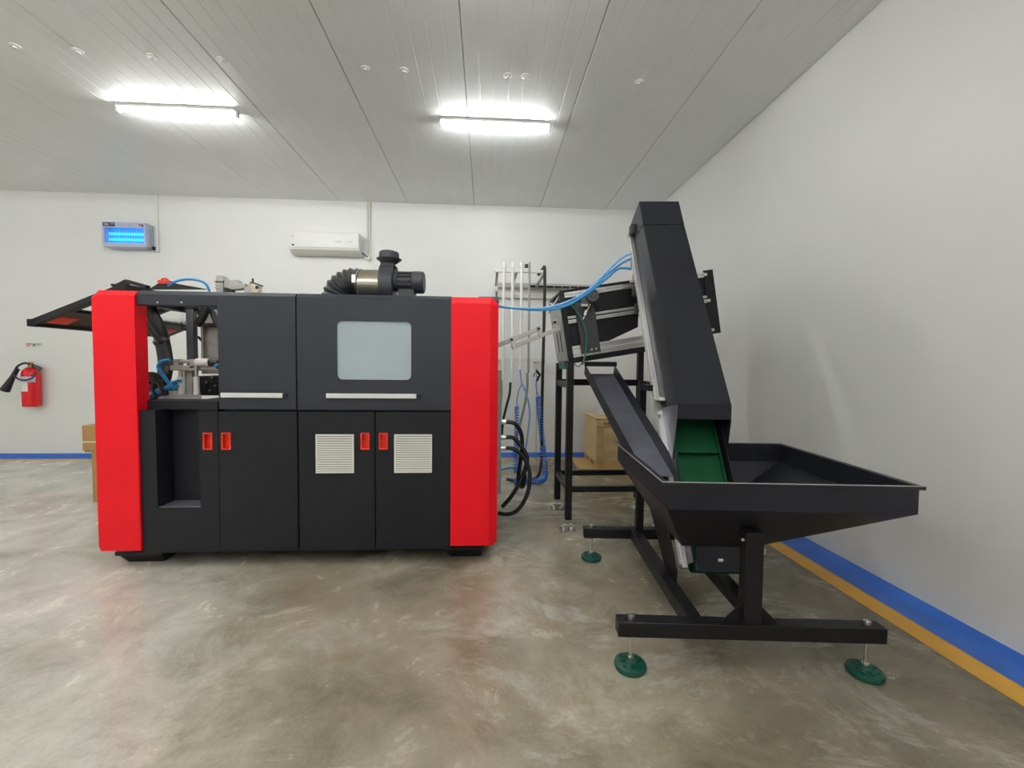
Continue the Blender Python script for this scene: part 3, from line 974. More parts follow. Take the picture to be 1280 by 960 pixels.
# cover shell: open at the bottom
prof = [(0.552, 1.10), (0.552, 1.19), (1.380, 2.475)]
bk = [(0.90, 1.10), (0.955, 1.19), (1.735, 2.42)]
m = MB()
for k in range(2):
    (y0, z0), (y1, z1) = prof[k], prof[k + 1]
    m.add([(-0.152, y0, z0), (0.152, y0, z0), (0.152, y1, z1), (-0.152, y1, z1)], [(0, 1, 2, 3)])
    (b0, c0), (b1, c1) = bk[k], bk[k + 1]
    for s in (-1, 1):
        m.add([(s * 0.152, y0, z0), (s * 0.152, y1, z1), (s * 0.152, b1, c1), (s * 0.152, b0, c0)], [(0, 1, 2, 3) if s > 0 else (3, 2, 1, 0)])
m.build('belt_cover', 'elevator_black', EL, solid=0.003)
hp = [(1.384, 2.481), (1.515, 2.700), (1.845, 2.585), (1.755, 2.445)]
m = MB()
m.add([(-0.153, *hp[0]), (0.153, *hp[0]), (0.153, *hp[1]), (-0.153, *hp[1])], [(0, 1, 2, 3)])
m.add([(-0.153, *hp[1]), (0.153, *hp[1]), (0.153, *hp[2]), (-0.153, *hp[2])], [(0, 1, 2, 3)])
for s in (-1, 1):
    m.add([(s * 0.153, *p) for p in hp], [(0, 1, 2, 3) if s > 0 else (3, 2, 1, 0)])
m.build('head_cover', 'elevator_black', EL, solid=0.003)
# lower side guards of the opening
for s in (-1, 1):
    m = MB().add([(s * 0.155, 0.552, 1.185), (s * 0.155, 0.552, 1.09), (s * 0.157, 0.60, 0.86), (s * 0.157, 0.73, 0.80), (s * 0.155, 0.93, 1.12)], [(0, 1, 2, 3, 4)])
    m.build('side_guard', 'chute_steel' if s < 0 else 'elevator_black', EL, solid=0.003)
for t, sx in ((0.94, -0.187), (1.02, -0.187), (0.60, -0.187)):
    MB().box(sx - 0.012, sx + 0.002, *sorted((ln(0, t, 0.05).y - 0.012, ln(0, t, 0.05).y + 0.012)), ln(0, t, 0.05).z - 0.012, ln(0, t, 0.05).z + 0.012).build('screw_clip', 'steel', EL)
a = ln(-0.19, 1.06, 0.06)
MB().box(-0.195, -0.157, a.y - 0.05, a.y + 0.05, a.z - 0.008, a.z + 0.008).build('clamp_bracket', 'satin_bar', EL)
# air fittings at the top left
for t in (1.90, 2.06, 2.2, 2.35):
    p = ln(-0.185, t, -0.05)
    MB().box(p.x - 0.02, p.x + 0.01, p.y, p.y + 0.04, p.z - 0.035, p.z + 0.035).build('air_fitting', 'steel' if t > 2.1 else 'rubber', EL, bevel=0.004)
p = ln(-0.187, LEN - 0.05, 0.07)
MB().box(-0.19, -0.155, p.y - 0.04, p.y + 0.04, p.z - 0.05, p.z + 0.03).build('head_bearing', 'rubber', EL, bevel=0.006)
# lower nose: front plate, rollers, side plate
m = MB().hexa([(-0.14, 0.240, 0.350), (0.14, 0.240, 0.350), (0.14, 0.255, 0.350), (-0.14, 0.255, 0.350)],
              [(-0.14, 0.275, 0.50), (0.14, 0.275, 0.50), (0.14, 0.295, 0.50), (-0.14, 0.295, 0.50)])
m.build('nose_plate', 'elevator_black', EL)
MB().box(-0.030, -0.006, 0.246, 0.256, 0.400, 0.412).build('sticker', 'paper', EL)
for s in (-1, 1):
    MB().prism([(s * 0.20, 0.93, 0.80), (s * 0.20, 0.80, 0.80), (s * 0.20, 0.35, 0.30), (s * 0.20, 0.36, 0.20), (s * 0.20, 0.47, 0.20), (s * 0.20, 1.10, 0.66)], (s * 0.012, 0, 0)).build('leg_plate', 'black_paint', EL, bevel=0.002)
MB().bar((-0.20, 1.12, 1.26), (-0.20, 0.92, 1.26), 0.04, 0.04).build('strut', 'black_paint', EL)
MB().bar((0.20, 1.12, 1.26), (0.20, 0.92, 1.26), 0.04, 0.04).build('strut', 'black_paint', EL)
for z, xx in ((0.575, 0.047), (0.56, 0.047), (0.62, -0.037)):
    MB().cyl((xx, -0.01, z), (xx + (0.012 if xx > 0 else -0.012), -0.01, z), 0.007, 8).build('bolt', 'steel', EL)

# ------------------------------------------------------------------ preform sorter with stand and return chute
SO = thing('preform_sorter', 'black preform sorter with aluminium rails tilted on a tall black stand', 'sorter', (1.10, 3.87, 0))
V = lambda: WB(SO)
TA = math.radians(9.5)
SY0, SY1 = 3.58, 4.15


def sp(s, n, Y):
    return Vector((0.69 + s * math.cos(TA) - n * math.sin(TA), Y, 1.465 + s * math.sin(TA) + n * math.cos(TA)))


def sbox(name, s0, s1, n0, n1, y0, y1, mt, bev=0.002, parent=None):
    m = V().hexa([sp(s0, n0, y0), sp(s1, n0, y0), sp(s1, n0, y1), sp(s0, n0, y1)], [sp(s0, n1, y0), sp(s1, n1, y0), sp(s1, n1, y1), sp(s0, n1, y1)])
    return m.build(name, mt, parent or SO, bevel=bev)


for x in (0.70, 1.50):
    for y in (3.59, 4.15):
        top = 1.43 + (x - 0.70) * 0.167
        V().box(x - 0.028, x + 0.028, y - 0.028, y + 0.028, 0.10, top).build('leg', 'black_paint', SO, bevel=0.003)
        m = V().cyl((x, y, 0.05), (x, y, 0.10), 0.010, 10)
        m.rings([((x - 0.035, y - 0.01, 0.0), 0.034), ((x - 0.035, y - 0.01, 0.030), 0.034), ((x - 0.035, y - 0.01, 0.042), 0.026)], 18)
        m.rings([((x + 0.035, y + 0.01, 0.0), 0.034), ((x + 0.035, y + 0.01, 0.030), 0.034), ((x + 0.035, y + 0.01, 0.042), 0.026)], 18)
        m.box(x - 0.04, x + 0.04, y - 0.02, y + 0.02, 0.036, 0.056)
        m.build('foot', 'steel', SO, bevel=0.002)['label'] = 'twin chrome foot pad'
for y in (3.59, 4.15):
    V().box(0.728, 1.472, y - 0.022, y + 0.022, 0.335, 0.385).build('cross_bar', 'black_paint', SO, bevel=0.003)
V().box(0.728, 1.472, 4.128, 4.172, 1.215, 1.275).build('cross_bar', 'black_paint', SO, bevel=0.003)
for x in (0.70, 1.50):
    V().box(x - 0.022, x + 0.022, 3.618, 4.122, 0.335, 0.385).build('side_bar', 'black_paint', SO, bevel=0.003)
    V().box(x - 0.022, x + 0.022, 3.618, 4.122, 1.215, 1.265).build('side_bar', 'black_paint', SO, bevel=0.003)
sbox('sole_beam', 0.0, 1.20, -0.045, 0.0, SY0, SY0 + 0.05, 'black_paint')
sbox('sole_beam', 0.0, 1.20, -0.045, 0.0, SY1 - 0.05, SY1, 'black_paint')
for y0, y1, face in ((SY0, SY0 + 0.03, -1), (SY1 - 0.03, SY1, 1)):
    for n0, n1 in ((0.0, 0.045), (0.050, 0.095), (0.285, 0.315), (0.325, 0.345), (0.500, 0.545)):
        r = sbox('rail', 0.02, 1.24, n0, n1, y0, y1, 'aluminium')
        r['label'] = 'slotted aluminium rail'
        yy = y0 - 0.001 if face < 0 else y1 - 0.001
        sbox('groove', 0.02, 1.24, (n0 + n1) / 2 - 0.004, (n0 + n1) / 2 + 0.004, yy, yy + 0.002, 'plate_grey', 0, r)
    yp = y0 + 0.012
    sbox('side_panel', 0.02, 1.235, 0.345, 0.50, yp, yp + 0.006, 'black_paint')
sbox('roller_bed', 0.06, 1.12, 0.36, 0.47, SY0 + 0.08, SY1 - 0.08, 'black_paint')
for y in (SY0 + 0.016, SY1 - 0.02):
    m = V().prism([sp(0.02, 0.095, y), sp(0.36, 0.095, y), sp(0.62, 0.17, y), sp(0.64, 0.285, y), sp(0.02, 0.285, y)], (0, 0.006, 0))
    m.build('skirt_panel', 'black_paint', SO)
sbox('top_lid', 0.0, 1.14, 0.548, 0.565, SY0 - 0.005, SY1, 'black_paint')
sbox('end_post', -0.01, 0.035, -0.01, 0.55, SY0 - 0.012, SY0 + 0.03, 'black_paint')
sbox('end_plate', -0.012, 0.02, -0.02, 0.46, SY0 + 0.03, SY1, 'plate_grey')
sbox('end_plate_slot', -0.016, -0.010, 0.06, 0.24, SY0 + 0.18, SY0 + 0.20, 'rubber', 0)
sbox('end_plate_slot', -0.016, -0.010, 0.06, 0.24, SY0 + 0.34, SY0 + 0.36, 'rubber', 0)
m = V().bar(sp(0.0, 0.52, SY0 + 0.02), sp(-0.015, 0.46, SY1), 0.02, 0.02)
m.bar(sp(-0.0, 0.54, SY1), sp(-0.01, 0.46, SY1), 0.02, 0.02)
m.build('end_link', 'steel', SO)
# far end plate, seen past the elevator
sbox('far_end_plate', 1.235, 1.32, 0.015, 0.555, SY0 + 0.0, SY0 + 0.012, 'black_paint')
sbox('far_end_plate', 1.29, 1.32, 0.015, 0.555, SY0 + 0.012, SY1, 'black_paint')
for nn in (0.05, 0.30, 0.52):
    sbox('bolt', 1.225, 1.26, nn - 0.012, nn + 0.012, SY0 - 0.012, SY0 + 0.002, 'steel', 0.002)
# motor and its bracket on the front
br = sbox('motor_bracket', 0.105, 0.262, 0.02, 0.44, SY0 - 0.045, SY0 - 0.002, 'blower_grey', 0.004)
for s_ in (0.185, 0.225):
    c = sp(s_, 0.045, SY0 - 0.05)
    V().cyl(c, c + Vector((0, 0.012, 0)), 0.010, 8).build('bolt', 'steel', br)
c = at(740, 370, 3.47)
m = V().rings([(Vector((c.x, 3.54, c.z)), 0.052), (Vector((c.x, 3.44, c.z)), 0.052), (Vector((c.x, 3.43, c.z)), 0.044)], 24)
m.rings([(Vector((c.x, 3.43, c.z)), 0.024), (Vector((c.x, 3.418, c.z)), 0.022)], 16)
m.box(c.x - 0.075, c.x - 0.02, 3.47, 3.55, c.z - 0.065, c.z + 0.01)
m.build('motor', 'motor_grey', SO, bevel=0.003)
V().box(c.x - 0.085, c.x - 0.03, 3.47, 3.50, c.z - 0.085, c.z - 0.062).build('terminal', 'steel', SO, bevel=0.003)
# cables on the sorter
V().tube([at(x, y, 3.50) for x, y in ((710, 378), (718, 385), (725, 396), (728, 402), (732, 415), (733, 430), (731, 446), (728, 456))], 0.008, 8).build('cable', 'green_wire', SO)
V().tube([at(x, y, 3.50) for x, y in ((738, 380), (733, 390), (729, 399))], 0.005, 8).build('cable', 'satin_bar', SO)
V().cyl(at(733, 388, 3.49), at(731, 394, 3.49), 0.011, 10).build('connector', 'white_plastic', SO)
V().tube([at(x, y, 3.57) for x, y in ((728, 452), (724, 458), (719, 456), (718, 450))], 0.004, 6).build('cable', 'rubber', SO)
sbox('junction_box', -0.02, 0.05, -0.09, -0.02, SY0 + 0.15, SY1 - 0.1, 'green_wire', 0.003)
# guide rails carrying preforms into the machine
g0, g1 = Vector((0.085, 3.75, 1.535)), Vector((0.66, 3.75, 1.775))
gd = (g1 - g0).normalized()
gu = Vector((-gd.z, 0, gd.x))
for k, (n_, a0, a1) in enumerate(((0.030, 0.0, 0.40), (-0.030, 0.13, 0.66))):
    for yy in (-0.035, 0.035):
        p = g0 + gd * a0 + gu * n_ + Vector((0, yy, 0))
        q = g0 + gd * a1 + gu * n_ + Vector((0, yy, 0))
        V().bar(p, q, 0.018, 0.035, gu).build('guide_rail', 'rail_grey', SO, bevel=0.002)
for t_ in (0.15, 0.40, 0.55):
    p = g0 + gd * t_
    V().bar(p - gu * 0.05 + Vector((0, -0.05, 0)), p + gu * 0.055 + Vector((0, -0.05, 0)), 0.035, 0.012, (0, 1, 0)).build('rail_clamp', 'steel', SO, bevel=0.003)
    V().cyl(p + gu * 0.03 + Vector((0, -0.07, 0)), p + gu * 0.03 + Vector((0, 0.05, 0)), 0.012, 10).build('clamp_knob', 'rubber', SO)
# return chute sliding down into the hopper
ct, cb = Vector((0.974, 3.70, 1.335)), Vector((0.956, 2.36, 0.782))
cd = (cb - ct).normalized()
cu = Vector((0, -cd.z, cd.y)) if cd.y > 0 else Vector((0, cd.z, -cd.y))
if cu.z < 0:
    cu = -cu
ht, hb = 0.128, 0.104
m = V()
m.add([ct + Vector((-ht, 0, 0)), ct + Vector((ht, 0, 0)), cb + Vector((hb, 0, 0)), cb + Vector((-hb, 0, 0))], [(0, 1, 2, 3)])
ch = m.build('return_chute', 'chute_steel', SO, solid=0.003)
for s in (-1, 1):
    te, be = ct + Vector((s * ht, 0, 0)), cb + Vector((s * hb, 0, 0))
    m = V().add([te, be, be + cu * 0.045, be.lerp(te, 0.08) + cu * 0.085, te + cu * 0.085], [(0, 1, 2, 3, 4)])
    m.build('chute_wall', 'elevator_black', ch, solid=0.003)
V().box(0.85, 1.10, 3.60, 3.72, 1.40, 1.44).build('chute_hanger', 'black_paint', SO)

# ------------------------------------------------------------------ air hoses between machine and elevator
bl = []
for k, (mt, off) in enumerate((('blue_hose', 0.0), ('light_blue_hose', 0.014), ('blue_hose', -0.014), ('teal_hose', 0.006))):
    pts = [(0.085, 3.55, 1.885 + off * 0.3), (0.22, 3.50, 1.862), (0.42, 3.40, 1.845 + off * 0.5), (0.58, 3.38, 1.872 + off), (0.70, 3.37, 1.925 + off), (0.82, 3.37, 2.01 + off), (0.95, 3.38, 2.13 + off * 2), (1.06, 3.40, 2.215 + off * 3), (1.135, 3.39, 2.255 + off * 3)]
    if k == 3:
        pts = pts[:5] + [(0.74, 3.40, 1.925)]
    if k == 2:
        pts[-2:] = [(1.04, 3.40, 2.175), (1.13, 3.37, 2.17)]
    tag(MB().tube(pts, 0.0085, 8).build('air_hose', mt), ['mid blue air hose strung from machine top to elevator head', 'pale blue air hose strung from machine top to elevator head',
        'blue air hose ending lower on the elevator head', 'dark teal hose from machine top ending at the sorter'][k], 'hose', 'air hoses above the sorter')

# ------------------------------------------------------------------ pipe rack between machine and back wall
PY = 5.42


def px_at(px, py, Y=PY):
    return at(px, py, Y)


for i, px in enumerate((630, 641, 652)):
    a, b = at(px, 330, PY), at(px - 3, (475, 478, 462)[i], PY)
    m = MB().rings([((a.x, PY, b.z), 0.019), ((a.x, PY, a.z - 0.03), 0.019)], 14)
    m.rings([((a.x, PY, a.z - 0.045), 0.027), ((a.x, PY, a.z), 0.027), ((a.x, PY, a.z + 0.02), 0.016)], 14)
    tag(m.build('drop_pipe', 'pvc'), ['white capped drop pipe on rack, closest to the red pillar', 'white capped drop pipe between two other white pipes', 'white capped drop pipe beside the grey pipe'][i], 'pipe', 'white drop pipes')
a, b = at(662, 330, PY), at(660, 466, PY)
m = MB().rings([((a.x, PY, b.z), 0.014), ((a.x, PY, a.z), 0.014), ((a.x, PY, a.z + 0.02), 0.012)], 12)
tag(m.build('drop_pipe', 'grey_pipe'), 'thin grey steel drop pipe beside three white pipes', 'pipe')
a = at(658, 332, PY)
MBv = MB().box(a.x - 0.02, a.x + 0.02, PY - 0.03, PY + 0.01, a.z - 0.03, a.z + 0.015)
tag(MBv.build('valve_lever', 'rubber', bevel=0.004), 'small black valve at top of the grey drop pipe', 'valve')


def strut(name, px0, px1, py, label, arms):
    a, b = at(px0, py, PY + 0.03), at(px1, py, PY + 0.03)
    t = thing(name, label, 'bracket', (a.x, PY + 0.04, a.z))
    w = WB(t).box(a.x, b.x, PY + 0.022, PY + 0.058, a.z - 0.018, a.z + 0.018)
    w.build('crossbar', 'cream_plastic', t, bevel=0.003)
    for px in arms:
        c = at(px, py, PY + 0.03)
        WB(t).bar((c.x, PY + 0.058, a.z), (c.x, 6.455 if a.z > 2 else YB, a.z), 0.03, 0.03).build('arm', 'grey_pipe', t)
    return t


strut('pipe_bracket', 618, 684, 338, 'long metal bracket near the capped tops of the drop pipes', (622, 646, 682))
strut('pipe_bracket', 624, 682, 450, 'long metal bracket across the lower ends of the drop pipes', (626, 680))
# hoses below the pipes
hz_ = [(627, 478, 0.40), ]
x0 = at(626, 475, PY)
tag(MB().tube([(x0.x, PY, x0.z), (x0.x + 0.0, PY, 1.0), (x0.x - 0.02, PY, 0.6), (x0.x - 0.04, PY - 0.1, 0.35)], 0.018, 10).build('hose', 'rubber'), 'straight black hose under the white pipe by red pillar', 'hose', 'black hoses behind the machine')
a = [at(x, y, PY) for x, y in ((638, 478), (637, 492), (633, 508), (629, 525), (627, 545))]
tag(MB().tube(a, 0.016, 10).build('hose', 'rubber'), 'black hose swinging from the middle white pipe towards machine', 'hose', 'black hoses behind the machine')
a = [at(x, y, PY) for x, y in ((659, 466), (659, 485), (656, 505), (650, 530), (646, 545))] + [Vector((0.40, 5.38, 0.42)), Vector((0.42, 5.36, 0.20)), Vector((0.47, 5.34, 0.03)), Vector((0.56, 5.34, 0.018))]
tag(MB().tube(a, 0.016, 10).build('hose', 'grey_pipe'), 'grey hose hanging from the thin grey pipe', 'hose')
# tall black hose
p = at(681, 333, PY)
xk = p.x
tag(MB().tube([(xk - 0.03, PY + 0.4, p.z - 0.02), (xk - 0.01, PY + 0.1, p.z - 0.01), (xk, PY, p.z - 0.06), (xk, PY, 2.0), (xk - 0.01, PY, 1.2), (xk - 0.015, PY - 0.02, 0.7), (xk - 0.02, PY - 0.1, 0.28), (xk - 0.07, PY - 0.2, 0.06), (xk - 0.2, PY - 0.3, 0.022), (0.40, PY - 0.35, 0.02), (0.25, PY - 0.3, 0.04)], 0.020, 10).build('hose', 'rubber'),
    'tall black hose running from top bracket down to the floor', 'hose')
# thin wire
p = at(671, 460, PY)
tag(MB().tube([(p.x, PY, p.z), (p.x, PY, 0.8), (p.x, PY - 0.05, 0.02)], 0.004, 6).build('wire', 'grey_pipe'), 'thin grey wire hanging straight beside the coiled blue hose', 'wire')


def coil(name, axis, r, turns, wire, label, mt, lead=()):
    path = smooth_path(axis, 24)
    pts = list(Vector(p) for p in lead)
    N = turns * 10
    for i in range(N):
        t = i / (N - 1) * (len(path) - 1)
        k = min(int(t), len(path) - 2)
        p = path[k].lerp(path[k + 1], t - k)
        d = (path[k + 1] - path[k])
        x, y = frame_of(d)
        a = 2 * math.pi * i / 10
        pts.append(p + (x * math.cos(a) + y * math.sin(a)) * r)
    return tag(MB().tube(pts, wire, 6, 0).build(name, mt), label, 'hose', 'coiled blue air hoses')


a = [at(x, y, PY - 0.05) for x, y in ((673, 496), (674, 515), (677, 540), (679, 560))]
coil('coiled_hose', a + [Vector((0.70, 5.25, 0.36)), Vector((0.71, 5.1, 0.12)), Vector((0.66, 5.02, 0.05)), Vector((0.5, 5.0, 0.045)), Vector((0.33, 5.02, 0.045))], 0.030, 62, 0.0075,
     'coiled blue air hose with black gun hanging to the floor', 'coil_blue', [at(672, 470, PY - 0.05), at(670, 480, PY - 0.05), at(671, 490, PY - 0.05)])
g = at(672, 468, PY - 0.05)
m = MB().bar(g + Vector((-0.02, 0, 0.05)), g + Vector((0.035, 0, -0.01)), 0.025, 0.03).bar(g + Vector((0.03, 0, 0.0)), g + Vector((-0.01, 0, -0.085)), 0.024, 0.026).bar(g + Vector((-0.03, 0, 0.02)), g + Vector((-0.055, 0, -0.03)), 0.006, 0.012)
tag(m.build('blow_gun', 'rubber', bevel=0.003), 'black air blow gun hung above the coiled blue hose', 'air gun')
a = [at(x, y, PY - 0.06) for x, y in ((646, 508), (646, 530), (645, 556))]
coil('coiled_hose', a + [Vector((0.36, 5.28, 0.28)), Vector((0.37, 5.2, 0.10))], 0.026, 30, 0.007, 'coiled blue air hose under the white pipes, behind black loops', 'coil_blue',
     [at(650, 462, PY), at(651, 472, PY), at(652, 480, PY), at(648, 490, PY - 0.06), at(646, 502, PY - 0.06)])
tag(MB().tube([at(x, y, PY - 0.08) for x, y in ((652, 478), (657, 490), (661, 505), (662, 520), (660, 540), (658, 556), (655, 570))], 0.011, 8).build('air_hose', 'light_blue_hose'),
    'smooth pale blue hose arcing beside the coiled hose', 'hose')
# black loops leaving the machine's side manifold
for i, (pts, lab) in enumerate(((((0.165, 3.585, 0.93), (0.24, 3.585, 0.915), (0.295, 3.6, 0.83), (0.305, 3.62, 0.70), (0.29, 3.65, 0.55), (0.285, 3.72, 0.40), (0.33, 3.8, 0.32), (0.345, 3.75, 0.45)), 'topmost black hose looping from the side of the machine'),
                                (((0.165, 3.585, 0.80), (0.23, 3.585, 0.795), (0.30, 3.57, 0.72), (0.345, 3.56, 0.62), (0.30, 3.55, 0.47), (0.22, 3.55, 0.32), (0.14, 3.56, 0.22)), 'middle black hose looping from the side of the machine'),
                                (((0.165, 3.585, 0.71), (0.24, 3.58, 0.70), (0.32, 3.56, 0.63), (0.365, 3.54, 0.50), (0.345, 3.52, 0.34), (0.27, 3.52, 0.21), (0.19, 3.54, 0.165), (0.11, 3.58, 0.16)), 'lowest black hose looping from the side of the machine'))):
    tag(MB().tube(pts, 0.017, 12).build('hose', 'rubber'), lab, 'hose', 'black hoses behind the machine')
tag(MB().tube([(0.12, 3.6, 0.52), (0.2, 3.62, 0.535), (0.28, 3.66, 0.53), (0.30, 3.7, 0.60)], 0.007, 8).build('air_hose', 'blue_hose'), 'thin blue hose behind the looping black hoses', 'hose')

# wire cable tray on the back wall behind the sorter
t = thing('cable_tray', 'wire cable tray with black cable along the back wall behind the pipes', 'cable tray', (0.9, YB, 2.6))
WT = lambda: WB(t)
x0, x1 = 0.16, 2.3
zt = at(660, 362, YB).z
for y, z in ((6.47, zt + 0.06), (6.47, zt), (6.53, zt), (6.59, zt), (6.59, zt + 0.06)):
    WT().cyl((x0, y, z), (x1, y, z), 0.006, 6).build('rail', 'steel', t)
k = x0
while k < x1:
    WT().tube([(k, 6.47, zt + 0.06), (k, 6.47, zt), (k, 6.59, zt), (k, 6.59, zt + 0.06)], 0.004, 5, 0).build('crosswire', 'steel', t)
    k += 0.12
WT().tube([(0.62, 6.53, zt + 0.03), (1.2, 6.53, zt + 0.025), (2.3, 6.53, zt + 0.03)], 0.024, 8).build('cable', 'rubber', t)
WT().box(x0, x1, 6.56, YB, zt - 0.14, zt - 0.10).build('wall_rail', 'cream_plastic', t, bevel=0.003)

# ------------------------------------------------------------------ wall mounted things
def conduit(px0, py0, px1, py1, label):
    a, b = at(px0, py0, YB - 0.02), at(px1, py1, YB - 0.02)
    m = MB().cyl((b.x, YB - 0.017, b.z), (b.x, YB - 0.017, ZC), 0.016, 12)
    return a, b, m, label


# insect zapper
zy0, zy1 = 6.45, YB
a, b = at(127, 277, zy0), at(182, 309, zy0)
zx0, zx1, zz0, zz1 = a.x, b.x, b.z, a.z
t = thing('insect_zapper', 'glowing blue insect light trap in white case on back wall', 'insect trap', ((zx0 + zx1) / 2, YB, zz0))
WZ = lambda: WB(t)
m = WZ().plate(zx0, zx1, zz0, zz1, zy0, zy0 + 0.02, [(zx0 + 0.03, zx1 - 0.02, zz0 + 0.055, zz1 - 0.075)])
m.box(zx0, zx1, zy0 + 0.02, zy1, zz1 - 0.012, zz1).box(zx0, zx1, zy0 + 0.02, zy1, zz0, zz0 + 0.012)
m.box(zx0, zx0 + 0.012, zy0 + 0.02, zy1, zz0, zz1).box(zx1 - 0.012, zx1, zy0 + 0.02, zy1, zz0, zz1)
zc_ = m.build('case', 'zapper_case', t, bevel=0.003)
WZ().box(zx0 + 0.02, zx1 - 0.02, zy0 + 0.125, zy0 + 0.13, zz0 + 0.02, zz1 - 0.02).build('reflector', 'zapper_glow', t)
for z in (zz0 + 0.115, zz0 + 0.195):
    WZ().cyl((zx0 + 0.04, zy0 + 0.075, z), (zx1 - 0.03, zy0 + 0.075, z), 0.018, 12).build('lamp_tube', 'zapper_tube', t)
g = WZ()
for k in range(16):
    x = zx0 + 0.04 + (zx1 - zx0 - 0.07) * k / 15
    g.cyl((x, zy0 + 0.03, zz0 + 0.05), (x, zy0 + 0.03, zz1 - 0.07), 0.0022, 5)
g.build('wire_grid', 'zapper_case', t)
WZ().box(zx0 + 0.015, zx0 + 0.175, zy0 - 0.002, zy0, zz1 - 0.062, zz1 - 0.008).build('label_plate', 'ink_dark', t)
WZ().box(zx0 + 0.03, zx0 + 0.095, zy0 - 0.004, zy0 - 0.002, zz1 - 0.045, zz1 - 0.022).build('label_mark', 'ink_grey', t)
WZ().box(zx0 + 0.118, zx0 + 0.165, zy0 - 0.004, zy0 - 0.002, zz1 - 0.032, zz1 - 0.022).build('label_mark', 'ink_grey', t)
WZ().box(zx0 + 0.20, zx0 + 0.42, zy0 - 0.002, zy0, zz1 - 0.045, zz1 - 0.030).build('label_mark', 'ink_grey', t)
WZ().box(zx1 - 0.085, zx1 - 0.05, zy0 - 0.002, zy0, zz1 - 0.042, zz1 - 0.020).build('label_mark', 'ink_red', t)
WZ().box(zx1 - 0.045, zx1 - 0.022, zy0 - 0.002, zy0, zz1 - 0.058, zz1 - 0.025).build('label_mark', 'ink_dark', t)
WZ().tube([(zx1 + 0.004, zy0 + 0.05, zz1 - 0.09), (zx1 + 0.010, zy0 + 0.10, zz1 - 0.14), (zx1 + 0.010, zy0 + 0.07, zz0 + 0.12), (zx1 + 0.008, zy0 + 0.11, zz0 + 0.04), (zx1 + 0.012, YB - 0.04, zz0 + 0.03)], 0.006, 6).build('power_cord', 'ink_grey', t)

a, b = at(195, 240, YB), at(198, 311, YB)
tc_ = thing('conduit', 'white conduit from ceiling to the plug of the insect trap', 'conduit', (b.x, YB, b.z))
WB(tc_).cyl((b.x - 0.0, YB - 0.018, b.z), (b.x, YB - 0.018, ZC), 0.015, 12).build('pipe', 'pvc', tc_)
WB(tc_).box(b.x - 0.03, b.x + 0.03, YB - 0.03, YB, b.z - 0.05, b.z).build('socket', 'pvc', tc_, bevel=0.003)
WB(tc_).box(b.x - 0.036, b.x - 0.016, YB - 0.075, YB - 0.01, b.z - 0.035, b.z + 0.015).build('plug', 'rubber', tc_, bevel=0.004)

# air conditioner
ay0 = 6.40
a, b = at(360, 289, ay0), at(449, 308, ay0)
ax0, ax1, az1 = a.x, b.x, (a.z + at(449, 290, ay0).z) / 2
azm = az1 - 0.225
az0 = az1 - 0.30
t = thing('air_conditioner', 'white split air conditioner high on the back wall', 'air conditioner', ((ax0 + ax1) / 2, YB, az0))
WA = lambda: WB(t)
prof = [(ay0 + 0.012, azm), (ay0 + 0.012, az1 - 0.004), (ay0 + 0.03, az1), (YB, az1), (YB, az0), (ay0 + 0.10, az0), (ay0 + 0.02, azm - 0.025)]
WA().prism([(ax0, y, z) for y, z in prof], (ax1 - ax0, 0, 0)).build('body', 'white_plastic', t, bevel=0.006)
WA().box(ax0 + 0.004, ax1 - 0.004, ay0, ay0 + 0.014, azm, az1 - 0.008).build('front_panel', 'white_plastic', t, bevel=0.005)
m = WA()
m.hexa([(ax0 + 0.06, ay0 + 0.022, azm - 0.030), (ax1 - 0.06, ay0 + 0.022, azm - 0.030), (ax1 - 0.06, ay0 + 0.030, azm - 0.034), (ax0 + 0.06, ay0 + 0.030, azm - 0.034)],
       [(ax0 + 0.06, ay0 + 0.086, az0 + 0.004), (ax1 - 0.06, ay0 + 0.086, az0 + 0.004), (ax1 - 0.06, ay0 + 0.094, az0 + 0.0), (ax0 + 0.06, ay0 + 0.094, az0 + 0.0)])
m.build('air_flap', 'cream_plastic', t)
WA().box(ax0 + 0.05, ax0 + 0.085, ay0 - 0.002, ay0, azm + 0.02, azm + 0.04).build('display', 'ink_dark', t)
WA().box(ax0 + 0.05, ax0 + 0.07, ay0 - 0.001, ay0, az1 - 0.08, az1 - 0.06).build('badge', 'ink_grey', t)
WA().box(ax1 - 0.34, ax1 - 0.24, ay0 - 0.001, ay0, azm + 0.085, azm + 0.094).build('print', 'ink_grey', t)
WA().box(ax1 - 0.18, ax1 - 0.10, ay0 - 0.001, ay0, azm + 0.088, azm + 0.094).build('print', 'ink_grey', t)
a, b = at(459, 250, YB), at(461, 322, YB)
tp = thing('conduit', 'cream conduit from ceiling beside the air conditioner', 'conduit', (b.x, YB, b.z))
WB(tp).cyl((b.x - 0.012, YB - 0.02, b.z), (b.x - 0.012, YB - 0.02, ZC), 0.013, 12).cyl((b.x + 0.018, YB - 0.02, b.z), (b.x + 0.018, YB - 0.02, ZC), 0.013, 12).build('pipe', 'cream_plastic', tp)
WB(tp).cyl((b.x, YB - 0.06, b.z - 0.01), (b.x, YB, b.z - 0.01), 0.04, 14).build('elbow', 'cream_plastic', tp, bevel=0.006)
WB(tp).tube([(ax1 - 0.02, ay0 + 0.12, az0 + 0.06), (ax1 + 0.04, ay0 + 0.15, az0 + 0.02), (b.x, YB - 0.06, b.z - 0.01)], 0.008, 8).build('cable', 'rubber', tp)

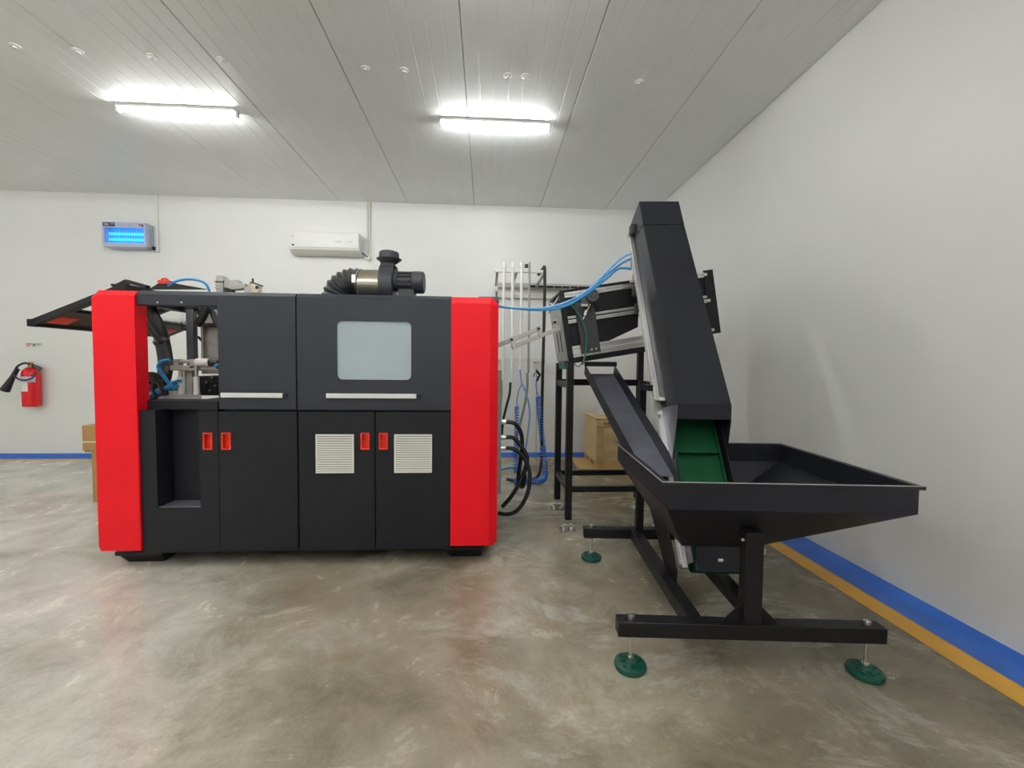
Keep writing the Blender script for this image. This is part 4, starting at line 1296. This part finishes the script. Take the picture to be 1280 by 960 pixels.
# fire extinguisher
ey = 6.52
ex = at(39, 480, ey).x
ez0, ez1 = at(40, 508, ey).z, at(40, 459, ey).z
t = thing('fire_extinguisher', 'red fire extinguisher with black horn hung on the back wall', 'extinguisher', (ex, ey, ez0))
WE = lambda: WB(t)
R0 = 0.098
m = WE().rings([((ex, ey, ez0), 0.085), ((ex, ey, ez0 + 0.015), R0), ((ex, ey, ez1 - 0.10), R0), ((ex, ey, ez1 - 0.05), 0.088), ((ex, ey, ez1 - 0.015), 0.055), ((ex, ey, ez1), 0.035)], 28)
m.build('cylinder', 'ext_red', t)
for z0, z1, a0, a1, mt in ((ez1 - 0.21, ez1 - 0.13, -2.5, -0.35, 'paper_blue'), (ez1 - 0.34, ez1 - 0.21, -2.6, -1.15, 'paper')):
    m = WE()
    vs, fs = [], []
    nn = 12
    for k in range(nn + 1):
        a_ = a0 + (a1 - a0) * k / nn
        for z in (z0, z1):
            vs.append((ex + (R0 + 0.002) * math.cos(a_), ey + (R0 + 0.002) * math.sin(a_), z))
    fs = [(2 * k, 2 * k + 2, 2 * k + 3, 2 * k + 1) for k in range(nn)]
    m.add(vs, fs).build('label_wrap', mt, t)
m = WE().cyl((ex, ey, ez1 - 0.005), (ex, ey, ez1 + 0.035), 0.028, 14).bar((ex - 0.02, ey, ez1 + 0.04), (ex + 0.03, ey, ez1 + 0.05), 0.04, 0.05)
m.build('valve', 'brass', t, bevel=0.004)
WE().bar((ex + 0.02, ey, ez1 + 0.045), (ex + 0.15, ey, ez1 - 0.015), 0.025, 0.014).bar((ex + 0.02, ey, ez1 + 0.015), (ex + 0.13, ey, ez1 - 0.035), 0.022, 0.012).build('lever', 'rubber', t, bevel=0.003)
hp_ = [at(x, y, ey - 0.12) for x, y in ((39, 457), (30, 454), (22, 458), (18, 466), (22, 472), (32, 475), (42, 472), (46, 466), (45, 459))]
WE().tube([Vector((ex - 0.02, ey, ez1 + 0.045))] + hp_[1:4] + [at(20, 468, ey - 0.1)], 0.014, 8).build('hose', 'rubber', t)
WE().tube([at(x, y, ey - 0.13) for x, y in ((17, 468), (23, 474), (33, 475), (42, 471), (46, 464))], 0.011, 8).build('hose_strap', 'ink_dark', t)
h0, h1 = at(22, 461, ey - 0.1), at(6, 488, ey - 0.1)
dv = h1 - h0
WE().rings([(h0, 0.026), (h0 + dv * 0.4, 0.030), (h1, 0.055)], 16).build('horn', 'rubber', t)
WE().box(ex - 0.03, ex + 0.03, ey + 0.02, YB, ez1 - 0.06, ez1 - 0.02).build('wall_hook', 'rubber', t)
# sign above the extinguisher
a, b = at(32, 428, YB), at(54, 435, YB)
t = thing('wall_sign', 'small white sign with red and green print above the extinguisher', 'sign', ((a.x + b.x) / 2, YB, b.z))
WB(t).box(a.x, b.x, YB - 0.006, YB, b.z, a.z).build('board', 'paper', t)
sw = b.x - a.x
for u0, u1, v0, v1, mt in ((0.05, 0.38, 0.62, 0.82, 'ink_red'), (0.05, 0.30, 0.30, 0.48, 'ink_red'), (0.42, 0.58, 0.25, 0.80, 'ink_green'), (0.62, 0.92, 0.64, 0.80, 'ink_green'), (0.62, 0.86, 0.34, 0.48, 'ink_grey')):
    WB(t).box(a.x + sw * u0, a.x + sw * u1, YB - 0.0075, YB - 0.006, b.z + (a.z - b.z) * v0, b.z + (a.z - b.z) * v1).build('print', mt, t)

# ------------------------------------------------------------------ crate, plywood, carton
t = thing('wooden_crate', 'plywood shipping crate on the floor behind the black stand', 'crate', (1.87, 6.1, 0))
WC = lambda: WB(t)
cx0, cx1, cy0, cy1, cz = 1.50, 2.20, 5.78, 6.47, 0.70
WC().box(cx0 + 0.012, cx1 - 0.012, cy0 + 0.012, cy1 - 0.012, 0.11, cz - 0.03).build('inner_box', 'plywood', t)
WC().box(cx0, cx0 + 0.012, cy0, cy1, 0.11, cz - 0.03).build('side_panel', 'plywood', t)
WC().box(cx1 - 0.012, cx1, cy0, cy1, 0.11, cz - 0.03).build('side_panel', 'plywood', t)
WC().box(cx0 + 0.012, cx1 - 0.012, cy0, cy0 + 0.012, 0.11, cz - 0.03).build('front_panel', 'plywood', t)
WC().box(cx0 - 0.01, cx1 + 0.01, cy0 - 0.01, cy1 + 0.01, cz - 0.02, cz).build('lid', 'plywood', t)
for x0, x1 in ((cx0, cx0 + 0.10), (cx1 - 0.10, cx1)):
    WC().box(x0, x1, cy0 - 0.02, cy0, 0.02, cz - 0.13).build('batten', 'pine', t, bevel=0.003)
WC().box(cx0, cx1, cy0 - 0.02, cy0, cz - 0.12, cz - 0.03).build('batten', 'pine', t, bevel=0.003)
for y0 in (cy0, (cy0 + cy1) / 2 - 0.05, cy1 - 0.1):
    WC().box(cx0, cx1, y0, y0 + 0.09, 0.012, 0.08).build('skid_block', 'pine', t, bevel=0.003)
WC().box(cx0, cx1, cy0, cy1, 0.08, 0.11).build('pallet_deck', 'pine', t, bevel=0.003)
for x in (cx0 + 0.09, cx0 + 0.14):
    WC().cyl((x + 0.02, cy0 - 0.024, cz - 0.075), (x + 0.02, cy0 - 0.018, cz - 0.075), 0.012, 8).build('nail_hole', 'rubber', t)
WCc = MB().tube([(1.70 + 0.13 * math.cos(a_) * (1 + 0.1 * math.sin(3 * a_)), 5.95 + 0.10 * math.sin(a_), cz + 0.018 + 0.004 * a_) for a_ in [k * 0.5 for k in range(32)]], 0.014, 6)
tag(WCc.build('cable_coil', 'paper'), 'loose coil of white cord lying on the wooden crate', 'cord')
m = MB().box(1.27, 2.25, 5.72, 6.38, 0.0, 0.012)
tag(m.build('plywood_sheet', 'pine'), 'flat brown board on the floor under the wooden crate', 'board')

t = thing('carton_stack', 'brown carton with pale tape standing behind the red pillar', 'carton', (-3.75, 4.75, 0))
K = lambda: WB(t)
KX = at(106, 540, 4.5).x
K().box(KX + 0.055, -3.35, 4.50, 5.05, 0.0, 0.50).build('lower_box', 'carton', t, bevel=0.004)
K().box(KX, -3.35, 4.47, 5.08, 0.52, 0.77).build('upper_box', 'carton', t, bevel=0.004)
K().box(KX + 0.01, -3.35, 4.48, 5.07, 0.50, 0.52).build('lid_edge', 'carton', t)
K().box(KX - 0.002, -3.348, 4.468, 5.082, 0.600, 0.612).build('tape', 'tape', t)
